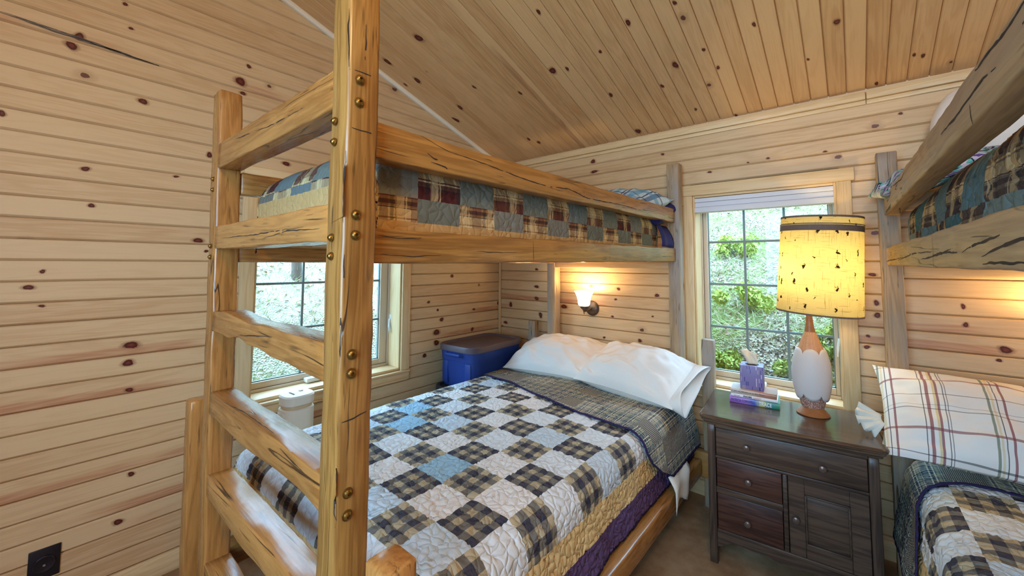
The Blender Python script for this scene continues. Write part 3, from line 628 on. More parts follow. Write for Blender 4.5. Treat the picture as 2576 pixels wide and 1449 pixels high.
# ------------------------------------------------------------------ windows (local X to the right seen from inside, Y outwards)
def window(idx, origin, rz, w, z0, z1, cas_l, cas_r, cw, ncol, stl, str_, head_ext, wall_t=0.16):
    t = thing('window_%d' % idx, origin, rz, kind='structure')
    h = z1
    D = 0.13
    # casings
    if cas_l: board('casing', (-cw, -0.020, z0 - 0.02), (0.0, 0.0, z1), pine_trim, t, 'z', 0.004)
    if cas_r: board('casing', (w, -0.020, z0 - 0.02), (w + cw, 0.0, z1), pine_trim, t, 'z', 0.004)
    board('head_casing', (-cw, -0.024, z1), (w + cw + head_ext, 0.0, z1 + 0.068), pine_trim, t, 'x', 0.004)
    # jambs and sill
    board('jamb', (0.0, -0.004, z0), (0.012, D, z1), pine_trim, t, 'z', 0.002)
    board('jamb', (w - 0.012, -0.004, z0), (w, D, z1), pine_trim, t, 'z', 0.002)
    board('head_jamb', (0.012, -0.004, z1 - 0.014), (w - 0.012, D, z1), pine_trim, t, 'x', 0.002)
    board('sill', (0.0, -0.004, z0 - 0.018), (w, 0.166, z0), pine_trim, t, 'x', 0.003)
    board('stool', (-cw, -0.034, z0 - 0.036), (w + cw, 0.0, z0 - 0.018), pine_trim, t, 'x', 0.006)
    board('apron', (-cw, -0.020, z0 - 0.088), (w + cw, 0.0, z0 - 0.036), pine_trim, t, 'x', 0.005)
    board('apron_bead', (-cw + 0.02, -0.028, z0 - 0.088), (w + cw - 0.02, -0.018, z0 - 0.074), pine_trim, t, 'x', 0.004)
    # vinyl frame and sash
    bm = bmesh.new(); y0, y1 = D - 0.005, 0.165
    for lo, hi in (((0, y0, z0), (0.02, y1, z1)), ((w - 0.02, y0, z0), (w, y1, z1)), ((0.02, y0, z0), (w - 0.02, y1, z0 + 0.016)), ((0.02, y0, z1 - 0.016), (w - 0.02, y1, z1))): bm_box(bm, lo, hi, 0.002, 1)
    bmo('vinyl_frame', bm, tan_vinyl, t)
    sx0, sx1, sz0, sz1 = 0.021, w - 0.021, z0 + 0.017, z1 - 0.017; gx0, gx1, gz0, gz1 = stl, w - str_, z0 + 0.053, z1 - 0.041
    bm = bmesh.new()
    for lo, hi in (((sx0, 0.138, sz0), (gx0, 0.162, sz1)), ((gx1, 0.138, sz0), (sx1, 0.162, sz1)), ((gx0, 0.138, sz0), (gx1, 0.162, gz0)), ((gx0, 0.138, gz1), (gx1, 0.162, sz1))): bm_box(bm, lo, hi, 0.004, 2)
    sash = bmo('sash', bm, tan_vinyl, t)
    bm = bmesh.new(); e = 0.006
    for lo, hi in (((gx0, 0.150, gz0), (gx0 + e, 0.166, gz1)), ((gx1 - e, 0.150, gz0), (gx1, 0.166, gz1)), ((gx0, 0.150, gz0), (gx1, 0.166, gz0 + e)), ((gx0, 0.150, gz1 - e), (gx1, 0.166, gz1))): bm_box(bm, lo, hi)
    bmo('gasket', bm, green_vinyl, sash)
    gl = mk('pane', [(gx0, 0.154, gz0), (gx1, 0.154, gz0), (gx1, 0.154, gz1), (gx0, 0.154, gz1)], [(0, 1, 2, 3)], glass, t)
    for i in range(1, ncol):
        x = gx0 + (gx1 - gx0) * i / ncol; box('muntin', (x - 0.007, 0.151, gz0), (x + 0.007, 0.160, gz1), green_vinyl, sash, 0.002, 1)
    for j in range(1, 4):
        z = gz0 + 0.004 + 0.273 * j; box('muntin', (gx0, 0.1512, z - 0.007), (gx1, 0.1598, z + 0.007), green_vinyl, sash, 0.002, 1)
    # crank operator and lever lock
    ox = w * 0.42
    b = box('crank_base', (ox - 0.055, 0.085, z0 + 0.002), (ox + 0.055, 0.138, z0 + 0.03), white_vinyl, t, 0.008, 3)
    tube('crank_handle', [(ox + 0.01, 0.10, z0 + 0.03), (ox + 0.005, 0.095, z0 + 0.075), (ox - 0.008, 0.09, z0 + 0.115), (ox - 0.004, 0.088, z0 + 0.13), (ox + 0.006, 0.09, z0 + 0.125)], [0.011, 0.009, 0.008, 0.007, 0.006], white_vinyl, t)
    box('lock_plate', (w - 0.013, 0.10, z0 + 0.24), (w - 0.005, 0.128, z0 + 0.36), white_vinyl, t, 0.003, 2)
    tube('lock_lever', [(w - 0.016, 0.112, z0 + 0.33), (w - 0.024, 0.104, z0 + 0.28), (w - 0.026, 0.09, z0 + 0.235)], [0.007, 0.007, 0.005], white_vinyl, t)
    return t
w1 = window(1, (0, W1[0], 0), pi / 2, W1[1] - W1[0], W1[2], W1[3], True, True, 0.068, 3, 0.056, 0.078, 0.0)
w2 = window(2, (W2[0], 0, 0), 0.0, W2[1] - W2[0], W2[2], W2[3], True, True, 0.062, 3, 0.048, 0.040, 0.014)
w3_fill = window(3, (W3_FILL[1], FY, 0), pi, W3_FILL[1] - W3_FILL[0], W3_FILL[2], W3_FILL[3], True, True, 0.065, 3, 0.05, 0.05, 0.0)  # added fill window, out of view
# pleated shade drawn up under the window head
sh = thing('window_shade', (2.033, 0.03, 1.868), label='white cellular shade drawn up at the top of the window behind the lamp', cat='window shade')
shm = plain('shade_fabric', srgb(222, 222, 228), 0.7)
ww = 0.352
box('head_rail', (-ww, -0.03, -0.026), (ww, 0.03, 0.0), shm, sh, 0.004)
box('pleat', (-ww, -0.026, -0.058), (ww, 0.026, -0.0265), shm, sh, 0.006)
box('bottom_rail', (-ww, -0.034, -0.092), (ww, 0.03, -0.0585), shm, sh, 0.005)

# ================================================================== BUNKS
def bolt(t, p, nrm, mat=brass, r=0.0088):
    M = Matrix.Translation(p) @ Vector((0, 0, 1)).rotation_difference(Vector(nrm)).to_matrix().to_4x4()
    lathe('bolt', [(r * 1.25, 0), (r * 1.25, 0.002), (r * 0.95, 0.0025), (r * 0.9, 0.005), (r * 0.6, 0.0075), (r * 0.42, 0.008), (r * 0.40, 0.004), (0.001, 0.004)], mat, t, M, 14)
lb = thing('loft_bed', (1.1, -1.2, FZ), label='tall honey-coloured timber loft bunk with a ladder end, standing over the low bed', cat='bunk bed')
def LB(*p): return Vector(p) - Vector((1.1, -1.2, FZ))
YF = (-2.315, -2.237); yc = (YF[0] + YF[1]) / 2
post_fr = beam('post', LB(1.594, yc, FZ), LB(1.588, yc, 2.13), 0.078, 0.076, honey, lb, 1, 0.008, 0.0022)
beam('post', LB(0.742, yc, FZ), LB(0.617, yc, 2.09), 0.078, 0.078, honey2, lb, 2, 0.009, 0.0022)
beam('post', LB(1.590, -0.0985, FZ), LB(1.590, -0.0985, 2.088), 0.073, 0.074, grey_timber, lb, 3, 0.004, 0.0012)
beam('post', LB(0.652, -0.0975, FZ), LB(0.652, -0.0975, 2.088), 0.073, 0.074, grey_timber, lb, 4, 0.004, 0.0012)
def scal(u): return -0.016 * max(0, (u - 0.42)) / 0.58 + 0.012 * math.exp(-((u - 0.36) / 0.10) ** 2) + 0.006 * sin(u * 26) * math.exp(-((u - 0.5) / 0.25) ** 2)
def bump3(u): return 0.008 * math.exp(-((u - 0.15) / 0.08) ** 2) - 0.004 * math.exp(-((u - 0.45) / 0.1) ** 2)
def rlow5(u): return 0.007 * sin(u * 9 + 1) * (0.3 + u)
rungs = []
rx = lambda z: 0.617 + (2.09 - z) / 2.06 * 0.125 + 0.039
for i, (zl, zh, lf, tf) in enumerate(((1.788, 1.880, None, None), (1.488, 1.572, None, None), (1.197, 1.266, scal, bump3), (0.916, 0.991, rlow5, None), (0.648, 0.720, rlow5, None), (0.362, 0.438, None, None))):
    zc = (zl + zh) / 2
    rungs.append(beam('rung', LB(rx(zc) - 0.004, yc + 0.001, zc), LB(1.562, yc + 0.001, zc), YF[1] - YF[0] - 0.004, zh - zl, honey2, lb, 20 + i, 0.0045, 0.002, lowf=lf, topf=tf))
rail_t = beam('side_rail', LB(1.574, -2.236, 1.729), LB(1.574, -0.136, 1.750), 0.054, 0.084, honey, lb, 40, 0.005, 0.002)
rail_b = beam('side_rail', LB(1.574, -2.236, 1.4805), LB(1.574, -0.136, 1.503), 0.054, 0.082, honey, lb, 41, 0.005, 0.0018)
beam('side_rail', LB(0.655, -2.236, 1.742), LB(0.655, -0.136, 1.745), 0.05, 0.084, honey2, lb, 42, 0.005, 0.0018)
beam('side_rail', LB(0.660, -2.236, 1.4815), LB(0.660, -0.136, 1.490), 0.05, 0.082, honey2, lb, 43, 0.005, 0.0018)
beam('head_rail', LB(0.690, -0.10, 1.437), LB(1.553, -0.10, 1.437), 0.06, 0.042, pine_trim, lb, 44, 0.003, 0.001)
beam('head_rail', LB(0.690, -0.10, 1.742), LB(1.553, -0.10, 1.742), 0.05, 0.084, grey_timber, lb, 45, 0.004, 0.001)
for i in range(11):
    y = -2.12 + i * 0.19
    board('slat', LB(0.686, y - 0.045, 1.505), LB(1.546, y + 0.045, 1.522), pine_trim, lb, 'x', 0.002, 1)
for z in (1.842, 1.791, 1.544, 1.500, 1.249, 1.210, 0.969, 0.925, 0.70, 0.665): bolt(lb, LB(1.6325 - 0.003 * z / 2, -2.288, z), (1, 0, 0))
for x, z in ((1.579, 1.753), (1.580, 1.706), (1.582, 1.495), (1.583, 1.455), (0.640, 1.749), (0.643, 1.709), (0.652, 1.50), (0.655, 1.46)):
    bolt(lb, LB(x, -2.3155, z), (0, -1, 0), brass, 0.0075)

CK_TOP = [[(-2.105, 1.771), (-2.046, 1.758), (-2.004, 1.749), (-1.928, 1.747), (-1.826, 1.741), (-1.645, 1.727), (-1.513, 1.726), (-1.389, 1.737), (-1.233, 1.718), (-1.127, 1.722), (-0.9261, 1.728), (-0.6874, 1.729), (-0.4605, 1.744)], [(-2.079, 1.729), (-2.059, 1.718), (-2.045, 1.718)], [(-2.068, 1.708), (-2.017, 1.704), (-2.01, 1.7)]]
CK_BOT = [[(-1.617, 1.525), (-1.617, 1.451)], [(-1.039, 1.532), (-1.045, 1.459)], [(-2.217, 1.507), (-2.163, 1.501), (-2.092, 1.506)], [(-2.205, 1.461), (-2.116, 1.458), (-2.026, 1.463)], [(-1.892, 1.477), (-1.786, 1.475), (-1.708, 1.48)]]
CK_RB = [[(-0.1406, 1.462), (0.3295, 1.467), (0.6215, 1.471)], [(0.4609, 1.462), (0.8735, 1.479), (1.176, 1.476)], [(1.01, 1.459), (1.238, 1.466), (1.407, 1.477)], [(1.24, 1.471), (1.449, 1.468)], [(1.49, 1.466), (1.568, 1.475), (1.714, 1.485)], [(1.618, 1.456), (1.709, 1.467), (1.787, 1.475), (1.895, 1.479)], [(1.622, 1.445), (1.808, 1.445)], [(1.202, 1.514), (1.178, 1.439)], [(1.823, 1.451), (1.889, 1.451)]]
CK_RT = [[(1.748, 1.716), (1.686, 1.722), (1.618, 1.722), (1.516, 1.716), (1.365, 1.719)], [(1.879, 1.75), (1.79, 1.747), (1.643, 1.751)], [(1.918, 1.726), (1.885, 1.726), (1.852, 1.727)], [(1.605, 1.708), (1.608, 1.689), (1.614, 1.672)], [(0.7753, 1.75), (0.6684, 1.741), (0.4331, 1.755)]]
CK_FP = [[(-2.319, 1.988), (-2.318, 1.928), (-2.315, 1.86)], [(-2.31, 1.86), (-2.285, 1.861), (-2.26, 1.861)], [(-2.303, 1.731), (-2.281, 1.73), (-2.256, 1.73)], [(-2.305, 1.115), (-2.28, 1.116), (-2.25, 1.121)], [(-2.315, 1.677), (-2.316, 1.592), (-2.313, 1.525)], [(-2.31, 1.458), (-2.31, 1.409)], [(-2.274, 1.975), (-2.276, 1.892)], [(-2.311, 1.327), (-2.311, 1.246)], [(-2.311, 1.025), (-2.31, 0.9095)]]
CK_R1 = [[(1.059, 1.842), (1.219, 1.83), (1.401, 1.83)], [(0.8663, 1.856), (1.005, 1.847)], [(0.7662, 1.524), (1.101, 1.523), (1.428, 1.528)], [(1.167, 1.509), (1.333, 1.523), (1.514, 1.518)], [(1.003, 1.219), (1.139, 1.232), (1.257, 1.244)], [(0.8796, 0.9945), (1.104, 1.01), (1.311, 1.011)], [(1.34, 0.9803), (1.479, 0.9689)]]
PLB = Matrix.Translation((1.1, -1.2, FZ))
yz = lambda x: (lambda a, b: Vector((x, a, b)))
checks(rail_t, PLB, CK_TOP, yz(1.601), (1, 0, 0), 0.0035); checks(rail_b, PLB, CK_BOT, yz(1.601), (1, 0, 0), 0.0022); checks(post_fr, PLB, CK_FP, yz(1.632), (1, 0, 0), 0.003)
for i, l in ((0, CK_R1[:2]), (1, CK_R1[2:4]), (2, CK_R1[4:5]), (3, CK_R1[5:])): checks(rungs[i], PLB, l, lambda a, b: Vector((a, -2.315, b)), (0, -1, 0), 0.0028)
bf = thing('low_bed', (1.1, -1.2, FZ), label='low wide timber bed frame with short corner posts under the loft bunk', cat='bed')
beam('post', LB(1.774, -2.277, FZ), LB(1.774, -2.277, 0.90), 0.072, 0.070, honey2, bf, 50, 0.010, 0.001)
beam('post', LB(0.478, -2.277, FZ), LB(0.430, -2.277, 0.90), 0.070, 0.072, honey2, bf, 51, 0.008, 0.002)
beam('post', LB(1.768, -0.097, FZ), LB(1.768, -0.097, 0.995), 0.066, 0.058, grey_timber, bf, 52, 0.004, 0.001)
beam('post', LB(0.457, -0.097, FZ), LB(0.457, -0.097, 0.985), 0.066, 0.056, grey_timber, bf, 53, 0.004, 0.001)
beam('side_rail', LB(1.705, -2.235, 0.272), LB(1.705, -0.175, 0.272), 0.066, 0.094, honey2, bf, 54, 0.012, 0.002)
beam('side_rail', LB(0.475, -2.235, 0.272), LB(0.475, -0.175, 0.272), 0.066, 0.094, honey2, bf, 55, 0.010, 0.002)
beam('foot_rail', LB(0.52, -2.205, 0.272), LB(1.66, -2.205, 0.272), 0.05, 0.094, honey2, bf, 56, 0.006, 0.002)
beam('headboard', LB(0.44, -0.151, 0.285), LB(1.80, -0.151, 0.285), 0.038, 0.14, honey2, bf, 57, 0.005, 0.0012)
for i in range(8):
    y = -2.05 + i * 0.25
    board('slat', LB(0.510, y - 0.045, 0.300), LB(1.670, y + 0.045, 0.318), pine_trim, bf, 'x', 0.002, 1)

TH = radians(1.1); RB0 = (2.57, -0.135, FZ)
rb = thing('bunk_bed', RB0, TH, label='grey-brown weathered timber bunk beside the nightstand, seen past its long rails', cat='bunk bed')
zz = lambda z: z - FZ
beam('post', (0.020, 0.040, 0), (0.018, 0.040, zz(1.985)), 0.074, 0.078, grey_timber, rb, 60, 0.004, 0.0012)
beam('post', (1.035, 0.040, 0), (1.035, 0.040, zz(1.985)), 0.074, 0.078, grey_timber, rb, 61, 0.004, 0.0012)
beam('post', (0.020, -2.18, 0), (0.020, -2.18, zz(2.0)), 0.078, 0.078, honey, rb, 62, 0.008, 0.002)
beam('post', (1.035, -2.18, 0), (1.035, -2.18, zz(2.0)), 0.078, 0.078, honey, rb, 63, 0.008, 0.002)
gt2 = wood('grey_checked_timber', srgb(196, 166, 122), srgb(150, 120, 88), srgb(70, 46, 30), rough=0.5, spec=0.35, flat=False, kprob=0.3, krad=0.012, cell=(1.5, 6.0),
           cracks=1.0, flecks=0.3, grain=1.0, var=0.1, weather=srgb(150, 136, 122), wamt=0.45)
for x in (0.028, 1.027):
    r1_ = beam('side_rail', (x, 0.0, zz(1.722)), (x, -2.14, zz(1.718)), 0.056, 0.084, gt2, rb, 64 + int(x), 0.005, 0.002)
    r2_ = beam('side_rail', (x, 0.0, zz(1.4865)), (x, -2.14, zz(1.474)), 0.056, 0.084, gt2, rb, 66 + int(x), 0.005, 0.002)
    if x < 0.5:
        lf_ = lambda z0: (lambda a, b: Vector((0.0, -a, zz(b) + z0)))
        checks(r1_, Matrix.Identity(4), CK_RT, lf_(0.0), (-1, 0, 0), 0.0048); checks(r2_, Matrix.Identity(4), CK_RB, lf_(0.0), (-1, 0, 0), 0.0045)
    beam('side_rail', (x, 0.0, zz(0.27)), (x, -2.14, zz(0.27)), 0.056, 0.09, gt2, rb, 68 + int(x), 0.005, 0.002)
beam('head_rail', (0.058, 0.045, zz(1.418)), (0.998, 0.045, zz(1.418)), 0.06, 0.042, pine_trim, rb, 70, 0.003, 0.001)
beam('head_rail', (0.058, 0.045, zz(1.742)), (0.998, 0.045, zz(1.742)), 0.05, 0.084, grey_timber, rb, 71, 0.004, 0.001)
for k, z in ((0, 1.46), (1, 0.25)):
    for i in range(10):
        y = -0.1 - i * 0.21
        board('slat', (0.057, y - 0.045, zz(z)), (0.998, y + 0.045, zz(z + 0.018)), pine_trim, rb, 'x', 0.002, 1)

# ================================================================== BEDDING
def side_prof(x0, x1, r, hl, hr, fl):
    pts = []
    if hl > 0: pts += [(x0 - l * sin(fl), r + l * cos(fl)) for l in np.linspace(hl, 0, 12)[:-1]]
    pts += [(x0 + r - r * cos(a), r - r * sin(a)) for a in np.linspace(0, pi / 2, 10)]
    pts += [(x1 - r + r * sin(a), r - r * cos(a)) for a in np.linspace(0, pi / 2, 10)]
    if hr > 0: pts += [(x1 + l * sin(fl), r + l * cos(fl)) for l in np.linspace(0, hr, 12)[1:]]
    p = np.array(pts); s = np.concatenate([[0], np.cumsum(np.hypot(*np.diff(p, axis=0).T))])
    return s, p[:, 0], p[:, 1]
def ridges(s, t, k=24, seed=3):
    wx = vn(s * 9, t * 9, seed + 1) * 1.3; wy = vn(s * 9, t * 9, seed + 2) * 1.3
    n = vn(s * k + wx, t * k + wy, seed)
    a = np.abs(((n * 3.0) % 1.0) - 0.5) * 2
    return 1 - np.clip((1 - a) * 1.0, 0, 1) ** 4
def drape(name, mat, x0, x1, yf, yh, zt, r, hl, hr, hf, fl, key, res=0.009, puff=0.0045, rip=0.010, parent=None, lift=0.0, yfront=None, low=0.008, seed=0, crown=0.0, hemoff=(0, 0)):
    s, X, D = side_prof(x0, x1, r, hl, hr, fl)
    ns = int(s[-1] / res) + 1; su = np.linspace(0, s[-1], ns)
    xs, ds = np.interp(su, s, X), np.interp(su, s, D)
    # foot profile: t runs from the foot hem to the head
    tp = ([(yf - l * sin(fl), r + l * cos(fl)) for l in np.linspace(hf, 0, 12)[:-1]] if hf > 0 else []) + [(yf + r - r * cos(a), r - r * sin(a)) for a in np.linspace(0, pi / 2, 10)] + [(yh, 0.0)]
    tp = np.array(tp); t = np.concatenate([[0], np.cumsum(np.hypot(*np.diff(tp, axis=0).T))])
    nt = int(t[-1] / res) + 1; tu = np.linspace(0, t[-1], nt)
    ys, dt = np.interp(tu, t, tp[:, 0]), np.interp(tu, t, tp[:, 1])
    A, B = np.meshgrid(su, tu, indexing='ij')
    if yfront is not None:      # a band: front edge varies with s, back edge fixed at yh
        y0 = np.interp(xs if hl == 0 else su, *yfront)
        f = np.linspace(0, 1, nt); Yb = y0[:, None] * (1 - f) + yh * f; DT = np.zeros_like(Yb)
        B = (Yb - y0[:, None])
    else:
        Yb = np.repeat(ys[None, :], ns, 0); DT = np.repeat(dt[None, :], ns, 0)
    Xb = np.repeat(xs[:, None], nt, 1); DS = np.repeat(ds[:, None], nt, 1)
    dr = (DS ** 4 + DT ** 4) ** 0.25
    P = np.stack([Xb, Yb, zt - dr], -1)
    xm, xw = (x0 + x1) / 2, (x1 - x0) / 2
    flat = np.clip(1 - dr / 0.1, 0, 1)
    P[..., 2] += crown * (1 - np.clip(((Xb - xm) / xw) ** 2, 0, 1)) * flat
    P[..., 2] += (vn(Xb * 5, Yb * 5, seed + 4) - 0.5) * low * 2 * flat
    hang = np.clip((dr - 0.06) / 0.25, 0, 1)
    w = (vn(B * 7, A * 1.5, seed + 6) - 0.5) * 2 * rip * hang * (DS > DT)
    w2 = (vn(A * 7, B * 1.5, seed + 7) - 0.5) * 2 * rip * hang * (DT >= DS)
    P[..., 0] += w * np.sign(Xb - xm); P[..., 1] -= w2
    du = np.gradient(P, axis=0); dv = np.gradient(P, axis=1); N = np.cross(du, dv); N /= np.linalg.norm(N, axis=-1, keepdims=True) + 1e-9
    P += N * ((ridges(A, B, 24, seed + 3) - 0.6) * puff + lift)[..., None]
    skey = np.interp(key[0], X[np.argmax(D < 1e-9):], s[np.argmax(D < 1e-9):]) if False else s[np.argmin(np.abs(X - key[0]) + D * 10)] + (key[0] - X[np.argmin(np.abs(X - key[0]) + D * 10)])
    tkey = t[-1] - (yh - key[1])
    U = np.stack([A - skey, (B - tkey) if yfront is None else (Yb - key[1])], -1)
    big = 9.0
    hem = np.full_like(A, big)
    if hr > 0: hem = np.minimum(hem, s[-1] - A + hemoff[0])
    if hl > 0: hem = np.minimum(hem, A + hemoff[0])
    if yfront is not None: hem = np.minimum(hem, B)
    elif hf > 0: hem = np.minimum(hem, B + hemoff[1])
    Hh = np.stack([hem, np.zeros_like(hem)], -1)
    o = grid_mesh(name, P, mat, parent, None, {'UVMap': U, 'hem': Hh}, sharp=80)
    sol = o.modifiers.new('thickness', 'SOLIDIFY'); sol.thickness = 0.006; sol.offset = -1
    return o
def mattress(name, x0, x1, y0, y1, z0, z1, label, M=None):
    o = box(name, (x0, y0, z0), (x1, y1, z1), sheet_m, None, 0.05, 4, M); tagset(o, label, 'mattress'); return o

# low bed under the loft
mattress('mattress', 0.45, 1.655, -2.085, -0.18, 0.325, 0.628, 'white mattress under the check quilt on the low wide bed')
q1 = drape('quilt', q_check, 0.375, 1.683, -2.125, -0.19, 0.655, 0.085, 0.22, 0.240, 0.22, radians(4), (1.61, -0.823), res=0.0075, puff=0.0085, crown=0.012, seed=0)
tagset(q1, 'blue and cream check patchwork quilt spread on the low wide bed', 'quilt')
s_, X_, D_ = side_prof(0.375, 1.693, 0.088, 0.10, 0.165, radians(7))
sb = np.array([0, 0.16, 0.5, 0.92, 1.20, 1.42, 1.50, 1.56, 1.62, s_[-1]])
yb = np.array([-0.62, -0.65, -0.70, -0.84, -0.875, -0.90, -0.90, -0.86, -0.79, -0.66])
fold = drape('turned_down_band', q_madras, 0.375, 1.693, -0.9, -0.20, 0.655, 0.088, 0.10, 0.165, 0.0, radians(12), (1.61, -0.823), res=0.008, puff=0.004, parent=q1, lift=0.014, yfront=(sb, yb), seed=20, crown=0.012)
fold['label'] = 'turned-down band showing the small-plaid lining with navy binding'
# corner of the sheet hanging out below the quilt
sv, sf = [], []
for i in range(9):
    for j in range(9):
        u, v = i / 8, j / 8
        y = -0.70 + 0.25 * u; zb = 0.300 - 0.05 * (1 - u) + 0.03 * sin(u * 7)
        sv.append((1.726 + 0.030 * min(1, v * 3) + 0.006 * sin(u * 9 + v * 2), y + 0.02 * v * sin(u * 4), 0.415 * (1 - v) + zb * v))
for i in range(8):
    for j in range(8): a = i * 9 + j; sf.append((a, a + 9, a + 10, a + 1))
st = mk('bed_sheet', sv, sf, sheet_m); st.modifiers.new('thickness', 'SOLIDIFY').thickness = 0.002
tagset(st, 'corner of white bed sheet hanging out over the bed rail below the check quilt', 'sheet')

# loft mattress and quilt
mattress('mattress', 0.72, 1.515, -2.12, -0.17, 1.525, 1.70, 'mattress up on the loft bunk hidden under the flannel quilt')
q2 = drape('quilt', q_flannel, 0.700, 1.535, -2.185, -0.27, 1.752, 0.09, 0.16, 0.175, 0.12, radians(0), (1.475, -0.818), res=0.010, puff=0.006, low=0.012, rip=0.006, crown=0.025, seed=40, hemoff=(0.150, 0.095))
tagset(q2, 'grey-green and maroon plaid flannel patchwork quilt on the loft bunk', 'quilt')

# pillows --------------------------------------------------------------
def pillow(name, mat, L, Wd, T, M, label, seed=0, parent=None, wr=0.010, hem=0.0, group=None, res=46, round_=False, pw=0.58):
    n, m = res, int(res * 0.7)
    u = np.linspace(-1, 1, n); v = np.linspace(-1, 1, m); A, B = np.meshgrid(u, v, indexing='ij')
    A = np.sign(A) * np.abs(A) ** 0.85; B = np.sign(B) * np.abs(B) ** 0.85
    e = 0.10
    x = A * L / 2 * (1 - e * (1 - np.abs(B) ** 2.2) * np.abs(A) ** 3 * 0.6); y = B * Wd / 2 * (1 - e * (1 - np.abs(A) ** 2.2) * np.abs(B) ** 3)
    if round_:
        k_ = np.sqrt(1 - 0.42 * B ** 2); x = A * L / 2 * k_; y = B * Wd / 2 * np.sqrt(1 - 0.42 * A ** 2)
    th_ = T / 2 * ((1 - np.abs(A) ** (2.4 if not round_ else 2)) * (1 - np.abs(B) ** (2.2 if not round_ else 2))) ** pw
    edge = np.maximum(np.abs(A), np.abs(B))
    wrk = (vn(A * 5 + B * 2, B * 3 - A, seed) - 0.5) * 2 * wr + (np.abs(vn(A * 3 - B * 2, B * 9 + A * 3, seed + 9) - 0.5)) * wr * -2.2
    wrk = wrk * np.clip((1 - edge) * 5, 0, 1)
    top = np.stack([x, y, th_ + wrk], -1); bot = np.stack([x, y, -th_ * 0.8 + wrk * 0.3], -1)[::-1]
    U = np.stack([x, y], -1)
    P = np.concatenate([top, bot], 0); UU = np.concatenate([U, U[::-1]], 0)
    o = grid_mesh(name, P, mat, parent, M, {'UVMap': UU}, close_u=True, sharp=120)
    ss = o.modifiers.new('smooth', 'SUBSURF'); ss.levels = 1; ss.render_levels = 1
    if label: tagset(o, label, 'pillow', group)
    if hem > 0:      # open end of the pillowcase
        k = 40; hv, hf = [], []
        for j in range(6):
            f = j / 5
            for i in range(k):
                a = 2 * pi * i / k
                yy = Wd / 2 * (0.93 + 0.03 * f) * np.sign(cos(a)) * abs(cos(a)) ** 0.6
                zz_ = T * (0.10 + 0.11 * f + 0.02 * sin(3 * a)) * np.sign(sin(a)) * abs(sin(a)) ** 0.8
                xx = L / 2 * 0.90 + hem * f + 0.012 * sin(2 * a + 1) * f
                hv.append((xx, yy, zz_ - 0.02 * f * sin(a * 2)))
        for j in range(5):
            for i in range(k): a, b = j * k + i, j * k + (i + 1) % k; hf.append((a, b, b + k, a + k))
        me = mk('pillowcase_opening', hv, hf, mat, o, None, 120); me.modifiers.new('t', 'SOLIDIFY').thickness = 0.003
        l = me.data.uv_layers.new(name='UVMap')
        for lp in me.data.loops: l.data[lp.index].uv = me.data.vertices[lp.vertex_index].co.xy
    return o
def TR(loc, rx=0, ry=0, rz=0): return Matrix.Translation(loc) @ Euler((rx, ry, rz), 'XYZ').to_matrix().to_4x4()
pillow('pillow', p_white, 0.70, 0.46, 0.27, TR((0.80, -0.255, 0.775), radians(20), radians(-2), radians(2)), 'plain white pillow at the head of the low bed, beside the storage tote', 1, wr=0.014)
pillow('pillow', p_white, 0.64, 0.44, 0.31, TR((1.405, -0.315, 0.780), radians(21), radians(3), radians(-5)), 'white pillow with its open case end towards the nightstand, on the low bed', 5, hem=0.070, wr=0.018)
pillow('pillow', p_blue, 0.55, 0.40, 0.24, TR((1.30, -0.30, 1.815), radians(18), radians(6), radians(-12)), 'blue plaid pillow at the head of the loft bunk, behind the guard rail', 12)
pillow('pillow', navy, 0.42, 0.34, 0.17, TR((1.40, -0.185, 1.775), radians(24), radians(6), radians(-6)), 'navy blue pillow beside the loft bunk head post, behind the blue plaid one', 16)
nv = []
for i in range(10):
    for j in range(6):
        a, b = i / 9, j / 5
        nv.append((1.535 + 0.045 * sin(b * pi * 0.6) + 0.01 * sin(a * 8), -0.31 + 0.165 * a, 1.70 - 0.15 * b - 0.02 * a * (1 - b)))
nf = [(i * 6 + j, i * 6 + 6 + j, i * 6 + 7 + j, i * 6 + 1 + j) for i in range(9) for j in range(5)]
ns_ = mk('fitted_sheet', nv, nf, navy); ns_.modifiers.new('t', 'SOLIDIFY').thickness = 0.006
tagset(ns_, 'navy sheet showing past the end of the flannel quilt at the loft bunk head post', 'sheet')

# right bunk bedding
MR = Matrix.Translation(RB0) @ Matrix.Rotation(TH, 4, 'Z')
def rbm(o): o.matrix_local = MR @ o.matrix_local if o.type == 'MESH' else MR; return o
mattress('mattress', 0.08, 0.975, -2.08, -0.03, zz(0.30), zz(0.575), 'mattress under the check quilt on the lower bunk beside the nightstand', MR)
mattress('mattress', 0.09, 0.965, -2.08, -0.03, zz(1.48), zz(1.66), 'mattress on the upper bunk over the nightstand side, hidden by its quilt', MR)
q3 = drape('quilt', q_check, 0.03, 0.995, -2.10, -0.06, zz(0.605), 0.085, 0.30, 0.2, 0.1, radians(9), (0.115, -0.50), res=0.009, puff=0.009, crown=0.015, seed=60)
q3.matrix_local = MR; tagset(q3, 'check patchwork quilt on the lower bunk beside the dark nightstand', 'quilt')
s_, X_, D_ = side_prof(0.025, 0.998, 0.088, 0.24, 0.12, radians(10))
f3 = drape('turned_down_band', q_madras, 0.025, 0.998, -0.9, -0.10, zz(0.605), 0.088, 0.24, 0.12, 0.0, radians(10), (0.115, -0.30), res=0.009, puff=0.004, lift=0.014, parent=q3,
           yfront=(np.array([0, 0.12, 0.25, 0.32, 0.42, 0.55, 0.9, s_[-1]]), np.array([-0.66, -0.58, -0.44, -0.37, -0.315, -0.30, -0.33, -0.36])), seed=80, crown=0.015)
f3['label'] = 'turned-down band showing the dark plaid lining with navy binding'
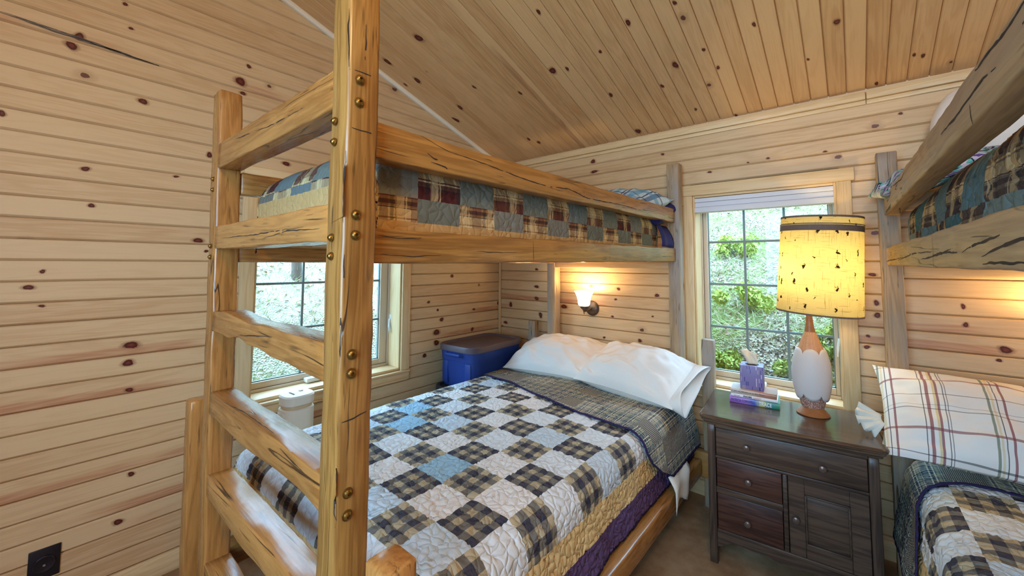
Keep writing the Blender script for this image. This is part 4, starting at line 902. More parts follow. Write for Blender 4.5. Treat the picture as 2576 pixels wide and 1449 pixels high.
q4 = drape('quilt', q_blue, 0.075, 0.98, -2.10, -0.06, zz(1.735), 0.10, 0.13, 0.1, 0.1, radians(2), (0.16, -0.50), res=0.010, puff=0.010, low=0.016, rip=0.024, crown=0.02, seed=100, hemoff=(0.4, 0.4))
q4.matrix_local = MR; tagset(q4, 'teal and grey plaid patchwork quilt bulging between the rails of the upper bunk', 'quilt')
pillow('pillow', p_stripe, 0.80, 0.46, 0.24, TR((2.90, -0.295, 0.815), radians(38), radians(2), radians(2)), 'white pillow with maroon and black stripes on the lower bunk beside the nightstand', 24, hem=0.0, wr=0.014)
rv_, rf_ = [], []
for i in range(13):
    for j in range(6):
        a, b = i / 12, j / 5; r_ = 0.02 + 0.085 * b
        ang = radians(150 + 95 * a)
        rv_.append((2.535 + r_ * cos(ang), -0.335 - 0.05 * a + 0.010 * b * sin(i * 1.9), 0.790 + r_ * sin(ang) * 0.75 + 0.010 * b * cos(i * 2.3)))
for i in range(12):
    for j in range(5): a = i * 6 + j; rf_.append((a, a + 6, a + 7, a + 1))
lab = mk('case_ruffle', rv_, rf_, sheet_m)
lab.modifiers.new('t', 'SOLIDIFY').thickness = 0.002; tagset(lab, 'crumpled white corner of an inner pillowcase beside the striped pillow', 'cloth')
pillow('pillow', p_multi, 0.40, 0.34, 0.13, TR((2.715, -0.265, 1.835), radians(8), radians(-24), radians(5)), 'multicoloured patterned pillow poking past the end of the upper bunk guard rail', 30, wr=0.02)
pillow('pillow', p_white, 0.54, 0.46, 0.30, TR((3.00, -0.20, 2.035), radians(76), 0, radians(-4)), 'white pillow propped upright on the upper bunk against the wall', 33, round_=True)

# ================================================================== NIGHTSTAND
NR = radians(5.0); NO = (1.833, -0.601, FZ)
ns = thing('nightstand', NO, NR, label='dark walnut nightstand with three drawers and a panelled door under the window', cat='nightstand')
def q(z): return z - FZ
def outline_slab(name, outline, layers, mat, parent):
    n = len(outline); pts = [Vector(p) for p in outline]; vs, fs = [], []
    nor = []
    for i in range(n):
        t = (pts[(i + 1) % n] - pts[i - 1]).normalized(); nor.append(Vector((t.y, -t.x)))
    for off, z in layers:
        for p, k in zip(pts, nor): vs.append((p.x + k.x * off, p.y + k.y * off, z))
    for l in range(len(layers) - 1):
        for i in range(n): a, b = l * n + i, l * n + (i + 1) % n; fs.append((a, b, b + n, a + n))
    fs.append(tuple(reversed(range(n)))); fs.append(tuple(range((len(layers) - 1) * n, len(layers) * n)))
    return mk(name, vs, fs, mat, parent, None, 30)
ol = []
for cx, cy, a0, r in ((0.045, 0.045, 180, 0.035), (0.665, 0.045, 270, 0.035)):
    for k in range(7): a = radians(a0 + 15 * k); ol.append((cx + r * cos(a), cy + r * sin(a)))
ol = [(0.010, 0.49)] + ol[:7] + [(0.18, 0.002), (0.355, 0.0), (0.53, 0.002)] + ol[7:] + [(0.70, 0.49)]
outline_slab('top', ol, [(-0.016, q(0.672)), (-0.014, q(0.680)), (-0.005, q(0.686)), (-0.004, q(0.694)), (0.002, q(0.698)), (0.004, q(0.706)), (0.0, q(0.712)), (-0.006, q(0.7155))], walnut_top, ns)
YB = 0.022                                       # front plane of the carcase
for x in (0.061, 0.652):
    beam('leg', (x, YB + 0.017, 0.0), (x, YB + 0.017, q(0.672)), 0.034, 0.034, walnut, ns, 70, 0.004, 0.0004)
    beam('leg', (x, 0.462, 0.0), (x, 0.462, q(0.672)), 0.034, 0.034, walnut, ns, 71, 0.004, 0.0004)
for x in (0.050, 0.648): box('side_panel', (x, YB + 0.035, q(0.16)), (x + 0.016, 0.445, q(0.671)), walnut, ns, 0.001)
box('back_panel', (0.079, 0.452, q(0.16)), (0.635, 0.462, q(0.671)), walnut, ns, 0.001)
box('bottom_panel', (0.068, YB + 0.03, q(0.175)), (0.646, 0.45, q(0.19)), walnut, ns, 0.001)
for z0, z1, x0_, x1_ in ((0.659, 0.672, 0.078, 0.635), (0.518, 0.530, 0.078, 0.635), (0.357, 0.386, 0.078, 0.343), (0.176, 0.192, 0.078, 0.635)):
    board('rail', (x0_, YB + 0.002, q(z0)), (x1_, YB + 0.03, q(z1)), walnut, ns, 'x', 0.003)
box('divider', (0.343, YB + 0.001, q(0.192)), (0.361, YB + 0.03, q(0.518)), walnut, ns, 0.004)
def knob(parent, x, z, y=0.0, mat=walnut, r=0.015):
    M = Matrix.Translation((x, y, z)) @ Matrix.Rotation(pi / 2, 4, 'X')
    lathe('knob', [(r * 0.55, 0), (r * 0.5, 0.006), (r * 0.55, 0.010), (r * 0.95, 0.016), (r, 0.021), (r * 0.85, 0.026), (r * 0.4, 0.029), (0.0005, 0.0295)], mat, parent, M, 20)
knobm = plain('polished_knob', srgb(96, 76, 66), 0.25, 0.1, 0.6)
for x0_, x1_, z0, z1, mt, ks in ((0.080, 0.633, 0.531, 0.658, walnut, ((0.209, 0.601), (0.487, 0.588))), (0.081, 0.341, 0.387, 0.517, walnut_red, ((0.212, 0.448),)), (0.081, 0.341, 0.193, 0.356, walnut_red, ((0.205, 0.264),))):
    d = box('drawer', (x0_, YB + 0.004, q(z0)), (x1_, YB + 0.022, q(z1)), mt, ns, 0.004, 2)
    for kx, kz in ks: knob(d, kx - (x0_ + x1_) / 2, q(kz) - (q(z0) + q(z1)) / 2, -0.009, knobm)
# door with a raised moulding round its panel
dx0, dx1, dz0, dz1 = 0.363, 0.633, q(0.193), q(0.517); px0, px1, pz0, pz1 = 0.421, 0.573, q(0.247), q(0.455)
bm = bmesh.new()
for lo, hi in (((dx0, YB + 0.004, dz0), (px0, YB + 0.022, dz1)), ((px1, YB + 0.004, dz0), (dx1, YB + 0.022, dz1)), ((px0, YB + 0.004, dz0), (px1, YB + 0.022, pz0)), ((px0, YB + 0.004, pz1), (px1, YB + 0.022, dz1))): bm_box(bm, lo, hi, 0.002, 1)
door = bmo('door', bm, walnut, ns)
box('door_panel', (px0, YB + 0.014, pz0), (px1, YB + 0.02, pz1), walnut, door, 0.001)
bm = bmesh.new(); e = 0.007
for lo, hi in (((px0, YB + 0.001, pz0), (px0 + e, YB + 0.015, pz1)), ((px1 - e, YB + 0.001, pz0), (px1, YB + 0.015, pz1)), ((px0, YB + 0.001, pz0), (px1, YB + 0.015, pz0 + e)), ((px0, YB + 0.001, pz1 - e), (px1, YB + 0.015, pz1))): bm_box(bm, lo, hi, 0.002, 2)
bmo('panel_moulding', bm, walnut, door)
knob(door, 0.388, q(0.347), YB + 0.005, knobm)
# scalloped apron
av, n = [], 40
for i in range(n + 1):
    u = i / n; x = 0.078 + 0.557 * u
    zb = 0.150 - 0.022 * math.exp(-((u - 0.5) / 0.13) ** 2) - 0.040 * (math.exp(-(u / 0.08) ** 2) + math.exp(-((u - 1) / 0.08) ** 2)) - 0.010 * (math.exp(-((u - 0.25) / 0.08) ** 2) + math.exp(-((u - 0.75) / 0.08) ** 2))
    for y in (YB + 0.006, YB + 0.024): av += [(x, y, q(zb)), (x, y, q(0.177))]
af = []
for i in range(n):
    a = i * 4; af += [(a, a + 1, a + 5, a + 4), (a + 2, a + 6, a + 7, a + 3), (a, a + 4, a + 6, a + 2), (a + 1, a + 3, a + 7, a + 5)]
af += [(0, 2, 3, 1), (4 * n, 4 * n + 1, 4 * n + 3, 4 * n + 2)]
bmx = bmesh.new(); vv = [bmx.verts.new(v) for v in av]
for f in af: bmx.faces.new([vv[i] for i in f])
bmo('apron', bmx, walnut, ns)

# ---------------------------------------------------------------- books and tissues
TZ = 0.7158
def text(name, body, size, mat, parent, M, extr=0.0002, sx=1.0, font_w=None):
    c = bpy.data.curves.new(name, 'FONT'); c.body = body; c.size = size; c.extrude = extr; c.align_x = 'LEFT'; c.align_y = 'CENTER'; c.materials.append(mat)
    if font_w: c.offset = font_w
    c.resolution_u = 3
    o = bpy.data.objects.new(name, c); COL.objects.link(o)
    me = bpy.data.meshes.new_from_object(o.evaluated_get(bpy.context.evaluated_depsgraph_get())); bpy.data.objects.remove(o)
    if not me.materials: me.materials.append(mat)
    return link(name, me, parent, M @ Matrix.Diagonal((sx, 1, 1, 1)))
SP = Matrix.Rotation(pi / 2, 4, 'X')            # text plane facing the room (-y)
paper = plain('book_paper', srgb(232, 224, 210), 0.8)
ink = plain('black_ink', srgb(36, 32, 40), 0.7); redink = plain('red_ink', srgb(190, 60, 50), 0.7); purple_ink = plain('purple_ink', srgb(66, 26, 100), 0.6); white_ink = plain('white_ink', srgb(236, 240, 244), 0.6)
def cover_mat(name, stops, axis_len, noise_c=None):
    g = G(name, 0.35, 0.5); p = g.obj(); x = g.ma('ADD', g.ma('DIVIDE', g.xyz(p)[0], axis_len), 0.5)
    x = g.ma('ADD', x, g.ma('MULTIPLY', g.ma('SUBTRACT', g.noise(p, 60, 3), 0.5), 0.14))
    c = g.ramp(x, stops); return g.fin(c)
def book(loc, rz, L, Wd, T, cm, label, soft=False):
    t = thing('book', loc, rz, label=label, cat='book')
    hb = 0.0 if soft else 0.004; ct = 0.001 if soft else 0.0025
    bm = bmesh.new()
    bm_box(bm, (-L / 2, 0, 0), (L / 2, Wd, ct)); bm_box(bm, (-L / 2, 0, T - ct), (L / 2, Wd, T))
    # rounded spine
    k = 7; prev = None
    for i in range(k + 1):
        a = pi * i / k; y = -0.0035 * sin(a); z = T / 2 - T / 2 * cos(a)
        cur = (bm.verts.new((-L / 2, y, z)), bm.verts.new((L / 2, y, z)))
        if prev: bm.faces.new((prev[0], prev[1], cur[1], cur[0]))
        prev = cur
    bmo('cover', bm, cm, t)
    box('pages', (-L / 2 + hb, 0.001, ct), (L / 2 - hb, Wd - hb, T - ct), paper, t, 0.0)
    return t
BR = radians(4.5)
b1 = book((2.030, -0.292, TZ), radians(5.5), 0.222, 0.150, 0.030, cover_mat('thriller_jacket', [(0.0, srgb(150, 96, 176)), (0.35, srgb(160, 120, 200)), (0.52, srgb(70, 110, 190)), (0.66, srgb(200, 190, 110)), (0.8, srgb(60, 130, 130)), (1.0, srgb(50, 130, 90))], 0.222), 'purple and green hardback at the bottom of the stack on the nightstand')
text('lettering', 'PATRICIA CORNWELL', 0.0185, purple_ink, b1, Matrix.Translation((-0.103, -0.0038, 0.015)) @ SP, sx=0.58, font_w=0.0003)
text('lettering', 'TRACE', 0.026, white_ink, b1, Matrix.Translation((0.022, -0.0040, 0.0148)) @ SP, sx=0.70, font_w=0.0003)
b2 = book((2.030, -0.285, TZ + 0.0302), radians(5.5), 0.208, 0.140, 0.0155, plain('white_cover', srgb(232, 226, 226), 0.4), 'thin white paperback in the middle of the stack on the nightstand', True)
text('lettering', 'Caruso', 0.0095, ink, b2, Matrix.Translation((-0.092, -0.0042, 0.0078)) @ SP)
text('lettering', 'POACHERS', 0.0115, ink, b2, Matrix.Translation((-0.048, -0.0042, 0.0078)) @ SP, sx=0.66, font_w=0.0005)
text('lettering', 'CAUGHT!', 0.0105, redink, b2, Matrix.Translation((-0.004, -0.0042, 0.0078)) @ SP, sx=0.78)
b3 = book((2.026, -0.284, TZ + 0.0459), radians(5.0), 0.206, 0.135, 0.0245, cover_mat('western_cover', [(0.0, srgb(206, 190, 182)), (0.45, srgb(200, 172, 150)), (0.75, srgb(186, 128, 100)), (1.0, srgb(150, 104, 76))], 0.206), 'tan paperback on top of the book stack, under the tissue box', True)
text('lettering', 'TOM HORN', 0.0150, ink, b3, Matrix.Translation((-0.100, -0.0042, 0.0122)) @ SP, sx=0.80)
text('lettering', 'Blood on the Moon', 0.0120, ink, b3, Matrix.Translation((-0.034, -0.0042, 0.0122)) @ SP, sx=0.88)
tg = G('tissue_print', 0.45, 0.4); _p = tg.obj(); _x, _y, _z = tg.xyz(_p)
_h = tg.ma('ADD', _x, _y)
_iv = tg.ma('FLOOR', tg.ma('MULTIPLY', _z, 130)); _iu = tg.ma('FLOOR', tg.ma('ADD', tg.ma('MULTIPLY', _h, 240), tg.ma('MULTIPLY', hashn(tg, _iv, 0.0, 2.0), 8)))
_k = hashn(tg, tg.ma('FLOOR', tg.ma('MULTIPLY', _z, 46)), tg.ma('FLOOR', tg.ma('MULTIPLY', _h, 260)), 4.0)
_c = tg.ramp(_k, [(0.0, srgb(128, 116, 164)), (0.86, srgb(128, 116, 164)), (0.87, srgb(70, 62, 128)), (0.93, srgb(170, 160, 150)), (0.97, srgb(206, 186, 214))], 'CONSTANT')
_c = tg.mix(tg.ma('LESS_THAN', tg.ma('FRACT', tg.ma('MULTIPLY', _h, 130)), 0.14), _c, srgb(144, 132, 174))
tm = tg.fin(_c)
tb = thing('tissue_box', (2.012, -0.205, TZ + 0.0706), radians(6), label='purple cube tissue box standing on the stack of books', cat='tissue box')
bxo = box('carton', (-0.054, -0.054, 0), (0.054, 0.054, 0.122), tm, tb, 0.002, 2)
lathe('opening', [(0.032, 0.1215), (0.032, 0.1226), (0.0005, 0.1226)], hole, tb, None, 24)
tv, tf = [], []
for i in range(9):
    for j in range(9):
        u, v = i / 8 - 0.5, j / 8
        wdt = 0.045 + 0.035 * v
        tv.append((u * wdt - 0.012 * v + 0.004 * sin(v * 6), 0.010 * sin(u * 9 + v * 2) * (0.4 + v) + 0.006 * v, 0.121 + 0.066 * v - 0.012 * v * abs(u) + 0.014 * v * (u < -0.1)))
for i in range(8):
    for j in range(8): a = i * 9 + j; tf.append((a, a + 9, a + 10, a + 1))
tis = mk('tissue', tv, tf, plain('tissue_paper', srgb(238, 222, 196), 0.9), tb, None, 70); tis.modifiers.new('t', 'SOLIDIFY').thickness = 0.0008

# ---------------------------------------------------------------- lamp
LX, LY = 2.272, -0.235
lm = thing('table_lamp', (LX, LY, TZ), label='mid-century lamp with petalled white body and flecked fibreglass drum shade', cat='lamp')
RS = lambda pr: [(0.8 * r, z) for r, z in pr]
lathe('foot', RS([(0.078, 0.0), (0.084, 0.002), (0.0845, 0.006), (0.078, 0.012), (0.066, 0.022), (0.054, 0.033), (0.050, 0.037), (0.0, 0.037)]), teak, lm, None, 48)
cg = G('speckled_ceramic', 0.6, 0.4); _s = cg.noise(cg.obj(), 260, 2); _s2 = cg.noise(cg.obj(), 30, 2)
cer = cg.fin(cg.mix(cg.sm(_s, 0.46, 0.60), srgb(150, 92, 74), srgb(214, 186, 170)), None, cg.bump(_s, 0.4, 0.001))
rib = lambda r, z, a: r * (1 - 0.030 * (0.5 + 0.5 * cos(a * 22)) ** 0.6)
lathe('ribbed_cup', RS([(0.0, 0.036), (0.056, 0.036), (0.058, 0.040), (0.066, 0.065), (0.074, 0.095), (0.084, 0.13), (0.086, 0.20)]), cer, lm, None, 176, mod=rib, cap=False)
lathe('ribbed_shoulder', RS([(0.082, 0.24), (0.074, 0.29), (0.062, 0.325), (0.047, 0.36), (0.034, 0.388), (0.029, 0.398), (0.0, 0.400)]), plain('glazed_shoulder', srgb(206, 150, 108), 0.5, 0.0, 0.4, 0.25, 200), lm, None, 176, mod=rib, cap=False)
lathe('neck', RS([(0.0, 0.397), (0.0285, 0.397), (0.027, 0.405), (0.021, 0.43), (0.0165, 0.47), (0.015, 0.53), (0.0, 0.53)]), teak, lm, None, 28)
# petals: one shell scalloped at both rims
pv, pf = [], []; nt_, nz_ = 192, 16; npet = 6
def rad(z): return 0.8 * float(np.interp(z, [0.06, 0.095, 0.13, 0.17, 0.21, 0.25, 0.285, 0.315, 0.335], [0.0765, 0.0865, 0.0955, 0.101, 0.1015, 0.097, 0.088, 0.076, 0.066]))
for i in range(nt_):
    a = 2 * pi * i / nt_; f = abs((a * npet / (2 * pi) - 0.067) % 1.0 - 0.5) * 2        # 0 mid-petal .. 1 at the notch
    sc = sqrt(max(0.0, 1 - f ** 2.2))
    zt_, zb_ = 0.292 + 0.030 * sc, 0.112 - 0.036 * sc
    for j in range(nz_ + 1): z = zb_ + (zt_ - zb_) * j / nz_; r = rad(z); pv.append((r * cos(a), r * sin(a), z))
for i in range(nt_):
    for j in range(nz_): a = i * (nz_ + 1) + j; b = ((i + 1) % nt_) * (nz_ + 1) + j; pf.append((a, b, b + 1, a + 1))
pe = mk('petal_body', pv, pf, plain('matt_white_glaze', srgb(214, 206, 202), 0.55, 0, 0.35), lm, None, 60); so = pe.modifiers.new('t', 'SOLIDIFY'); so.thickness = 0.004; so.offset = -1
# shade
sg = G('fibreglass_shade', 0.75, 0.2); _p = sg.obj(); _x, _y, _z = sg.xyz(_p)
_u = sg.ma('MULTIPLY', sg.ma('ARCTAN2', _y, _x), 0.2)
_t1 = sg.noise(sg.cmb(sg.ma('MULTIPLY', _u, 330), sg.ma('MULTIPLY', _z, 9), 0), 1, 2, 0.6); _t2 = sg.noise(sg.cmb(sg.ma('MULTIPLY', _u, 9), sg.ma('MULTIPLY', _z, 330), 5), 1, 2, 0.6)
_th = sg.ma('MAXIMUM', sg.sm(_t1, 0.60, 0.70), sg.sm(_t2, 0.60, 0.70))
_vo = sg.n('ShaderNodeTexVoronoi', voronoi_dimensions='2D'); _vo.inputs['Scale'].default_value = 15.0
_w = sg.noise(_p, 70, 2, 0.5, 0, True)
sg.put(_vo.inputs['Vector'], sg.vm('ADD', sg.cmb(_u, sg.ma('MULTIPLY', _z, 0.8), 0), sg.vm('SCALE', sg.vm('SUBTRACT', _w, (0.5, 0.5, 0.5)), 0.034)))
_cr, _cg, _cb = sg.xyz(_vo.outputs['Color'])
_fl = sg.ma('MULTIPLY', sg.sm(_vo.outputs['Distance'], sg.ma('MULTIPLY_ADD', _cg, 0.13, 0.07), sg.ma('MULTIPLY_ADD', _cg, 0.07, 0.03)), sg.ma('LESS_THAN', _cr, 0.75))
_c = sg.mix(sg.ma('MULTIPLY', _th, 0.75), srgb(202, 188, 136), srgb(104, 78, 36)); _c = sg.mix(_fl, _c, srgb(30, 22, 12))
_d = sg.n('ShaderNodeBsdfDiffuse'); _tr = sg.n('ShaderNodeBsdfTranslucent'); _ms = sg.n('ShaderNodeMixShader'); _ms.inputs[0].default_value = 0.55
sg.put(_d.inputs[0], _c); sg.put(_tr.inputs[0], _c); sg.t.links.new(_d.outputs[0], _ms.inputs[1]); sg.t.links.new(_tr.outputs[0], _ms.inputs[2]); sg.t.links.new(_ms.outputs[0], sg.out.inputs[0])
shade_m = sg.m
MS = Matrix.Translation((0.036, 0.0, 0.492)) @ Matrix.Rotation(radians(3.2), 4, 'Y')
R0, R1, HS = 0.172, 0.163, 0.470
sd = lathe('lamp_shade', [(R0, 0), (R1, HS)], shade_m, lm, MS, 96, cap=False)
tape = plain('brown_tape', srgb(112, 92, 82), 0.8, noise=0.25, nscale=120)
def band(z0, z1, off, mat): 
    r0, r1 = R0 + (R1 - R0) * z0 / HS, R0 + (R1 - R0) * z1 / HS
    lathe('trim_band', [(r0 + off, z0), (r1 + off, z1), (r1 - 0.001, z1), (r0 - 0.001, z0), (r0 + off, z0)], mat, sd, None, 96, cap=False)
band(0.0, 0.008, 0.0015, tape); band(HS - 0.009, HS, 0.0015, tape); band(HS - 0.072, HS - 0.045, 0.0018, tape); band(HS - 0.042, HS - 0.038, 0.0025, tape)
tube('harp', [(0.0, 0.0, 0.50), (0.06, 0, 0.56), (0.065, 0, 0.72), (0.045, 0, 0.90), (0.052, 0, 0.935)], 0.003, brass, lm)
for k in range(3):
    a = 2 * pi * k / 3; tube('spider', [(0, 0, HS - 0.02), (R1 * 0.985 * cos(a), R1 * 0.985 * sin(a), HS - 0.012)], 0.0025, brass, sd)
lathe('socket', [(0.0, 0.525), (0.017, 0.525), (0.019, 0.54), (0.017, 0.585), (0.0, 0.588)], brass, lm, None, 20)
bulbm = emit('lit_bulb', (1.0, 0.72, 0.36), 12.0)
lathe('bulb', [(0.012, 0.585), (0.016, 0.60), (0.028, 0.63), (0.030, 0.65), (0.024, 0.675), (0.010, 0.69), (0.0, 0.692)], bulbm, lm, None, 20)
lamp('table_lamp_light', (LX + 0.012, LY, TZ + 0.70), 6.5, (1.0, 0.72, 0.28), 0.035)

# ---------------------------------------------------------------- wall sconces
shade_glow = emit('frosted_glass_lit', (1.0, 0.88, 0.68), 4.5, (0.9, 0.88, 0.84))
def sconce(x, z, label):
    t = thing('wall_sconce', (x, 0.0, z), label=label, cat='wall lamp')
    Mb = Matrix.Rotation(pi / 2, 4, 'X')
    lathe('backplate', [(0.055, 0.0), (0.056, 0.004), (0.052, 0.010), (0.040, 0.018), (0.022, 0.024), (0.0, 0.026)], bronze, t, Mb, 36)
    for dx in (-0.026, 0.028): lathe('screw', [(0.006, 0.0), (0.006, 0.004), (0.003, 0.007), (0.0, 0.0075)], brass, t, Matrix.Translation((dx, -0.017, 0.008)) @ Mb, 12)
    tube('arm', [(0, -0.02, 0), (-0.002, -0.06, -0.012), (-0.004, -0.10, -0.012), (-0.004, -0.115, 0.0), (-0.004, -0.118, 0.018)], [0.009, 0.008, 0.008, 0.009, 0.010], bronze, t)
    lathe('socket_cup', [(0.0, -0.022), (0.004, -0.020), (0.007, -0.010), (0.014, 0.0), (0.027, 0.012), (0.031, 0.026), (0.031, 0.032), (0.0, 0.032)], bronze, t, Matrix.Translation((-0.004, -0.118, 0.0)), 28)
    sq = lambda r, zz_, a: r * (1 + (0.08 * min(1, max(0, zz_ - 0.03) / 0.08)) * abs(sin(2 * a)) ** 2)
    gs = lathe('glass_shade', [(0.030, 0.024), (0.040, 0.032), (0.044, 0.045), (0.045, 0.065), (0.050, 0.090), (0.060, 0.115), (0.069, 0.132), (0.067, 0.132), (0.058, 0.115), (0.047, 0.09), (0.042, 0.065), (0.038, 0.04), (0.0, 0.036)], shade_glow, t, Matrix.Translation((-0.004, -0.118, 0.0)) @ Matrix.Rotation(pi / 4, 4, 'Z'), 64, mod=sq, cap=False)
    tube('pull_switch', [(-0.004, -0.118, -0.02), (-0.004, -0.118, -0.034)], 0.004, brass, t)
    lamp('sconce_light', (x - 0.004, -0.118, z + 0.125), 9.0, (1.0, 0.72, 0.33), 0.03)
    return t
sconce(0.938, 1.112, 'bronze wall sconce with white glass shade, lit above the white pillows of the low bed')
sconce(3.16, 1.112, 'bronze wall sconce with white glass shade above the striped pillow')

# ---------------------------------------------------------------- storage totes and heater between bed and wall
def tote(loc, rz, L, Wd, Hh, body_m, lid_m, label):
    t = thing('storage_tote', loc, rz, label=label, cat='storage box')
    def rr(a, b, r, k=5):
        o = []
        for cx, cy, a0 in ((a - r, b - r, 0), (-(a - r), b - r, 90), (-(a - r), -(b - r), 180), (a - r, -(b - r), 270)):
            for i in range(k + 1): an = radians(a0 + 90 * i / k); o.append((cx + r * cos(an), cy + r * sin(an)))
        return o
    def loft(name, rings, mat, parent=t, M=None, capb=True, capt=True):
        vs, fs = [], []; n = len(rings[0][0])
        for o, z in rings: vs += [(x, y, z) for x, y in o]
        for i in range(len(rings) - 1):
            for k in range(n): a, b = i * n + k, i * n + (k + 1) % n; fs.append((a, b, b + n, a + n))
        if capb: fs.append(tuple(reversed(range(n))))
        if capt: fs.append(tuple(range((len(rings) - 1) * n, len(rings) * n)))
        return mk(name, vs, fs, mat, parent, M, 35)
    a, b = Wd / 2, L / 2; tp = 0.86
    body = loft('body', [(rr(a * tp, b * tp, 0.05), 0), (rr(a * tp * 1.07, b * tp * 1.06, 0.06), Hh * 0.62), (rr(a * 0.935, b * 0.935, 0.07), Hh * 0.63), (rr(a * 0.955, b * 0.955, 0.07), Hh - 0.035)], body_m)
    loft('lid', [(rr(a, b, 0.085), Hh - 0.040), (rr(a * 1.0, b * 1.0, 0.085), Hh - 0.006), (rr(a - 0.004, b - 0.004, 0.083), Hh), (rr(a - 0.020, b - 0.020, 0.075), Hh - 0.001), (rr(a - 0.030, b - 0.030, 0.07), Hh - 0.014)], lid_m)
    for sy in (-1, 1):
        h = tube('handle', [(-0.075, sy * (b * 0.95 - 0.005), Hh - 0.062), (-0.07, sy * (b + 0.012), Hh - 0.06), (0.07, sy * (b + 0.012), Hh - 0.06), (0.075, sy * (b * 0.95 - 0.005), Hh - 0.062)], 0.010, body_m, t, 8)
        for sx in (-0.115, 0.115): box('rib', (sx - 0.028, sy * b * 0.89 - 0.008, 0.02), (sx + 0.028, sy * b * 0.89 + 0.008, Hh * 0.6), body_m, body, 0.006)
    return t
blue_p = plain('blue_plastic', srgb(36, 62, 132), 0.42, 0, 0.4, 0.08, 300, 0.1); brown_l = plain('taupe_plastic_lid', srgb(92, 78, 84), 0.45, 0, 0.4, 0.1, 300, 0.1); dark_p = plain('charcoal_plastic', srgb(46, 48, 60), 0.45)
tote((0.222, -0.44, FZ), 0.0, 0.72, 0.36, 0.525, dark_p, dark_p, 'charcoal storage tote under the blue tote behind the low bed')
tote((0.238, -0.47, FZ + 0.527), radians(2), 0.60, 0.385, 0.297, blue_p, brown_l, 'blue storage tote with taupe lid stacked in the room corner beside the bed')
ht = thing('tower_heater', (0.118, -1.775, FZ), radians(4), label='slim cream tower heater standing below the window behind the ladder', cat='heater')
cream = plain('cream_plastic', srgb(228, 214, 194), 0.45); 
def oval(a, b, n=40, p=2.8): return [(a * np.sign(cos(t)) * abs(cos(t)) ** (2 / p), b * np.sign(sin(t)) * abs(sin(t)) ** (2 / p)) for t in np.linspace(0, 2 * pi, n, endpoint=False)]
def loft2(name, rings, mat, parent):
    vs, fs = [], []; n = len(rings[0][0])
    for o, z in rings: vs += [(x, y, z) for x, y in o]
    for i in range(len(rings) - 1):
        for k in range(n): a, b = i * n + k, i * n + (k + 1) % n; fs.append((a, b, b + n, a + n))
    fs.append(tuple(reversed(range(n)))); fs.append(tuple(range((len(rings) - 1) * n, len(rings) * n)))
    return mk(name, vs, fs, mat, parent, None, 35)
loft2('base', [(oval(0.088, 0.095), 0), (oval(0.088, 0.095), 0.02), (oval(0.075, 0.08), 0.028)], cream, ht)
loft2('body', [(oval(0.075, 0.080), 0.026), (oval(0.075, 0.080), 0.635), (oval(0.070, 0.076), 0.64)], cream, ht)
loft2('neck_band', [(oval(0.066, 0.072), 0.638), (oval(0.066, 0.072), 0.662)], plain('tan_plastic', srgb(206, 176, 138), 0.5), ht)
loft2('head', [(oval(0.074, 0.079), 0.660), (oval(0.075, 0.080), 0.700), (oval(0.068, 0.074), 0.708)], cream, ht)
for i in range(9):
    y = -0.082; x = -0.032 + i * 0.008
    box('grille_bar', (x - 0.0016, y - 0.001, 0.08), (x + 0.0016, y + 0.006, 0.62), cream, ht, 0.0005, 1)
text('lettering', 'NILE', 0.022, ink, ht, Matrix.Translation((0.012, -0.0822, 0.53)) @ SP, sx=0.7)
for i in range(5): box('button', (-0.03 + i * 0.011, -0.03, 0.7078), (-0.023 + i * 0.011, -0.02, 0.7105), bronze, ht, 0.001, 1)
lathe('dial', [(0.012, 0.7078), (0.012, 0.714), (0.009, 0.716), (0.0, 0.716)], cream, ht, Matrix.Translation((-0.02, 0.03, 0)), 20)
# black outlet on the left wall
ou = thing('wall_outlet', (0.0, -2.643, 0.272), label='black wall outlet with round receptacle low on the plank wall', cat='outlet')
box('cover_plate', (0.0, -0.042, -0.058), (0.006, 0.042, 0.058), black_plastic, ou, 0.003, 2)
MO = Matrix.Translation((0.0055, 0, 0)) @ Matrix.Rotation(pi / 2, 4, 'Y')
lathe('receptacle', [(0.030, 0.0), (0.030, 0.006), (0.027, 0.009), (0.021, 0.007), (0.0, 0.006)], black_plastic, ou, MO, 32)
lathe('screw', [(0.004, 0.0), (0.004, 0.002), (0.0, 0.003)], plain('steel', srgb(190, 190, 196), 0.3, 0.9), ou, Matrix.Translation((0.0115, 0, -0.004)) @ Matrix.Rotation(pi / 2, 4, 'Y'), 12)
# unseen fixture added behind the viewer to carry the warm fill bulb
cl = thing('fill_light_fixture', (2.9, -3.0, 3.29), label='added ceiling light out of view at the ridge, for warm fill', cat='ceiling light')
lathe('canopy', [(0.07, 0.0), (0.07, -0.02), (0.02, -0.04), (0.0, -0.04)][::-1], bronze, cl, None, 32)
tube('stem', [(0, 0, -0.03), (0, 0, -0.40)], 0.008, bronze, cl)

# ================================================================== OUTSIDE
def hill(x, y):
    """height of the bank that rises behind the two outside walls"""
    d = np.maximum(np.maximum(y - 0.5, -x - 0.9), 0.0)
    z = 0.42 + 0.62 * d + 0.10 * (vn(x * 1.1, y * 1.1, 3) - 0.5) * np.clip(d, 0, 1) * 2 + 0.05 * (vn(x * 4, y * 4, 4) - 0.5)
    steep = np.clip((d - 0.15) / 0.2, 0, 1); return z + 0.28 * steep * steep * (3 - 2 * steep)
gx = np.linspace(-9, 8, 170); gy = np.linspace(-8, 9, 170); GA, GB = np.meshgrid(gx, gy, indexing='ij')
GZ = hill(GA, GB)
inside = (GA > -0.6) & (GB < 0.45); GZ = np.where(inside, -0.25, GZ)
eg = G('leaf_litter', 0.95, 0.1); _p = eg.obj()
_v = eg.n('ShaderNodeTexVoronoi'); _v.inputs['Scale'].default_value = 75; eg.put(_v.inputs['Vector'], _p)
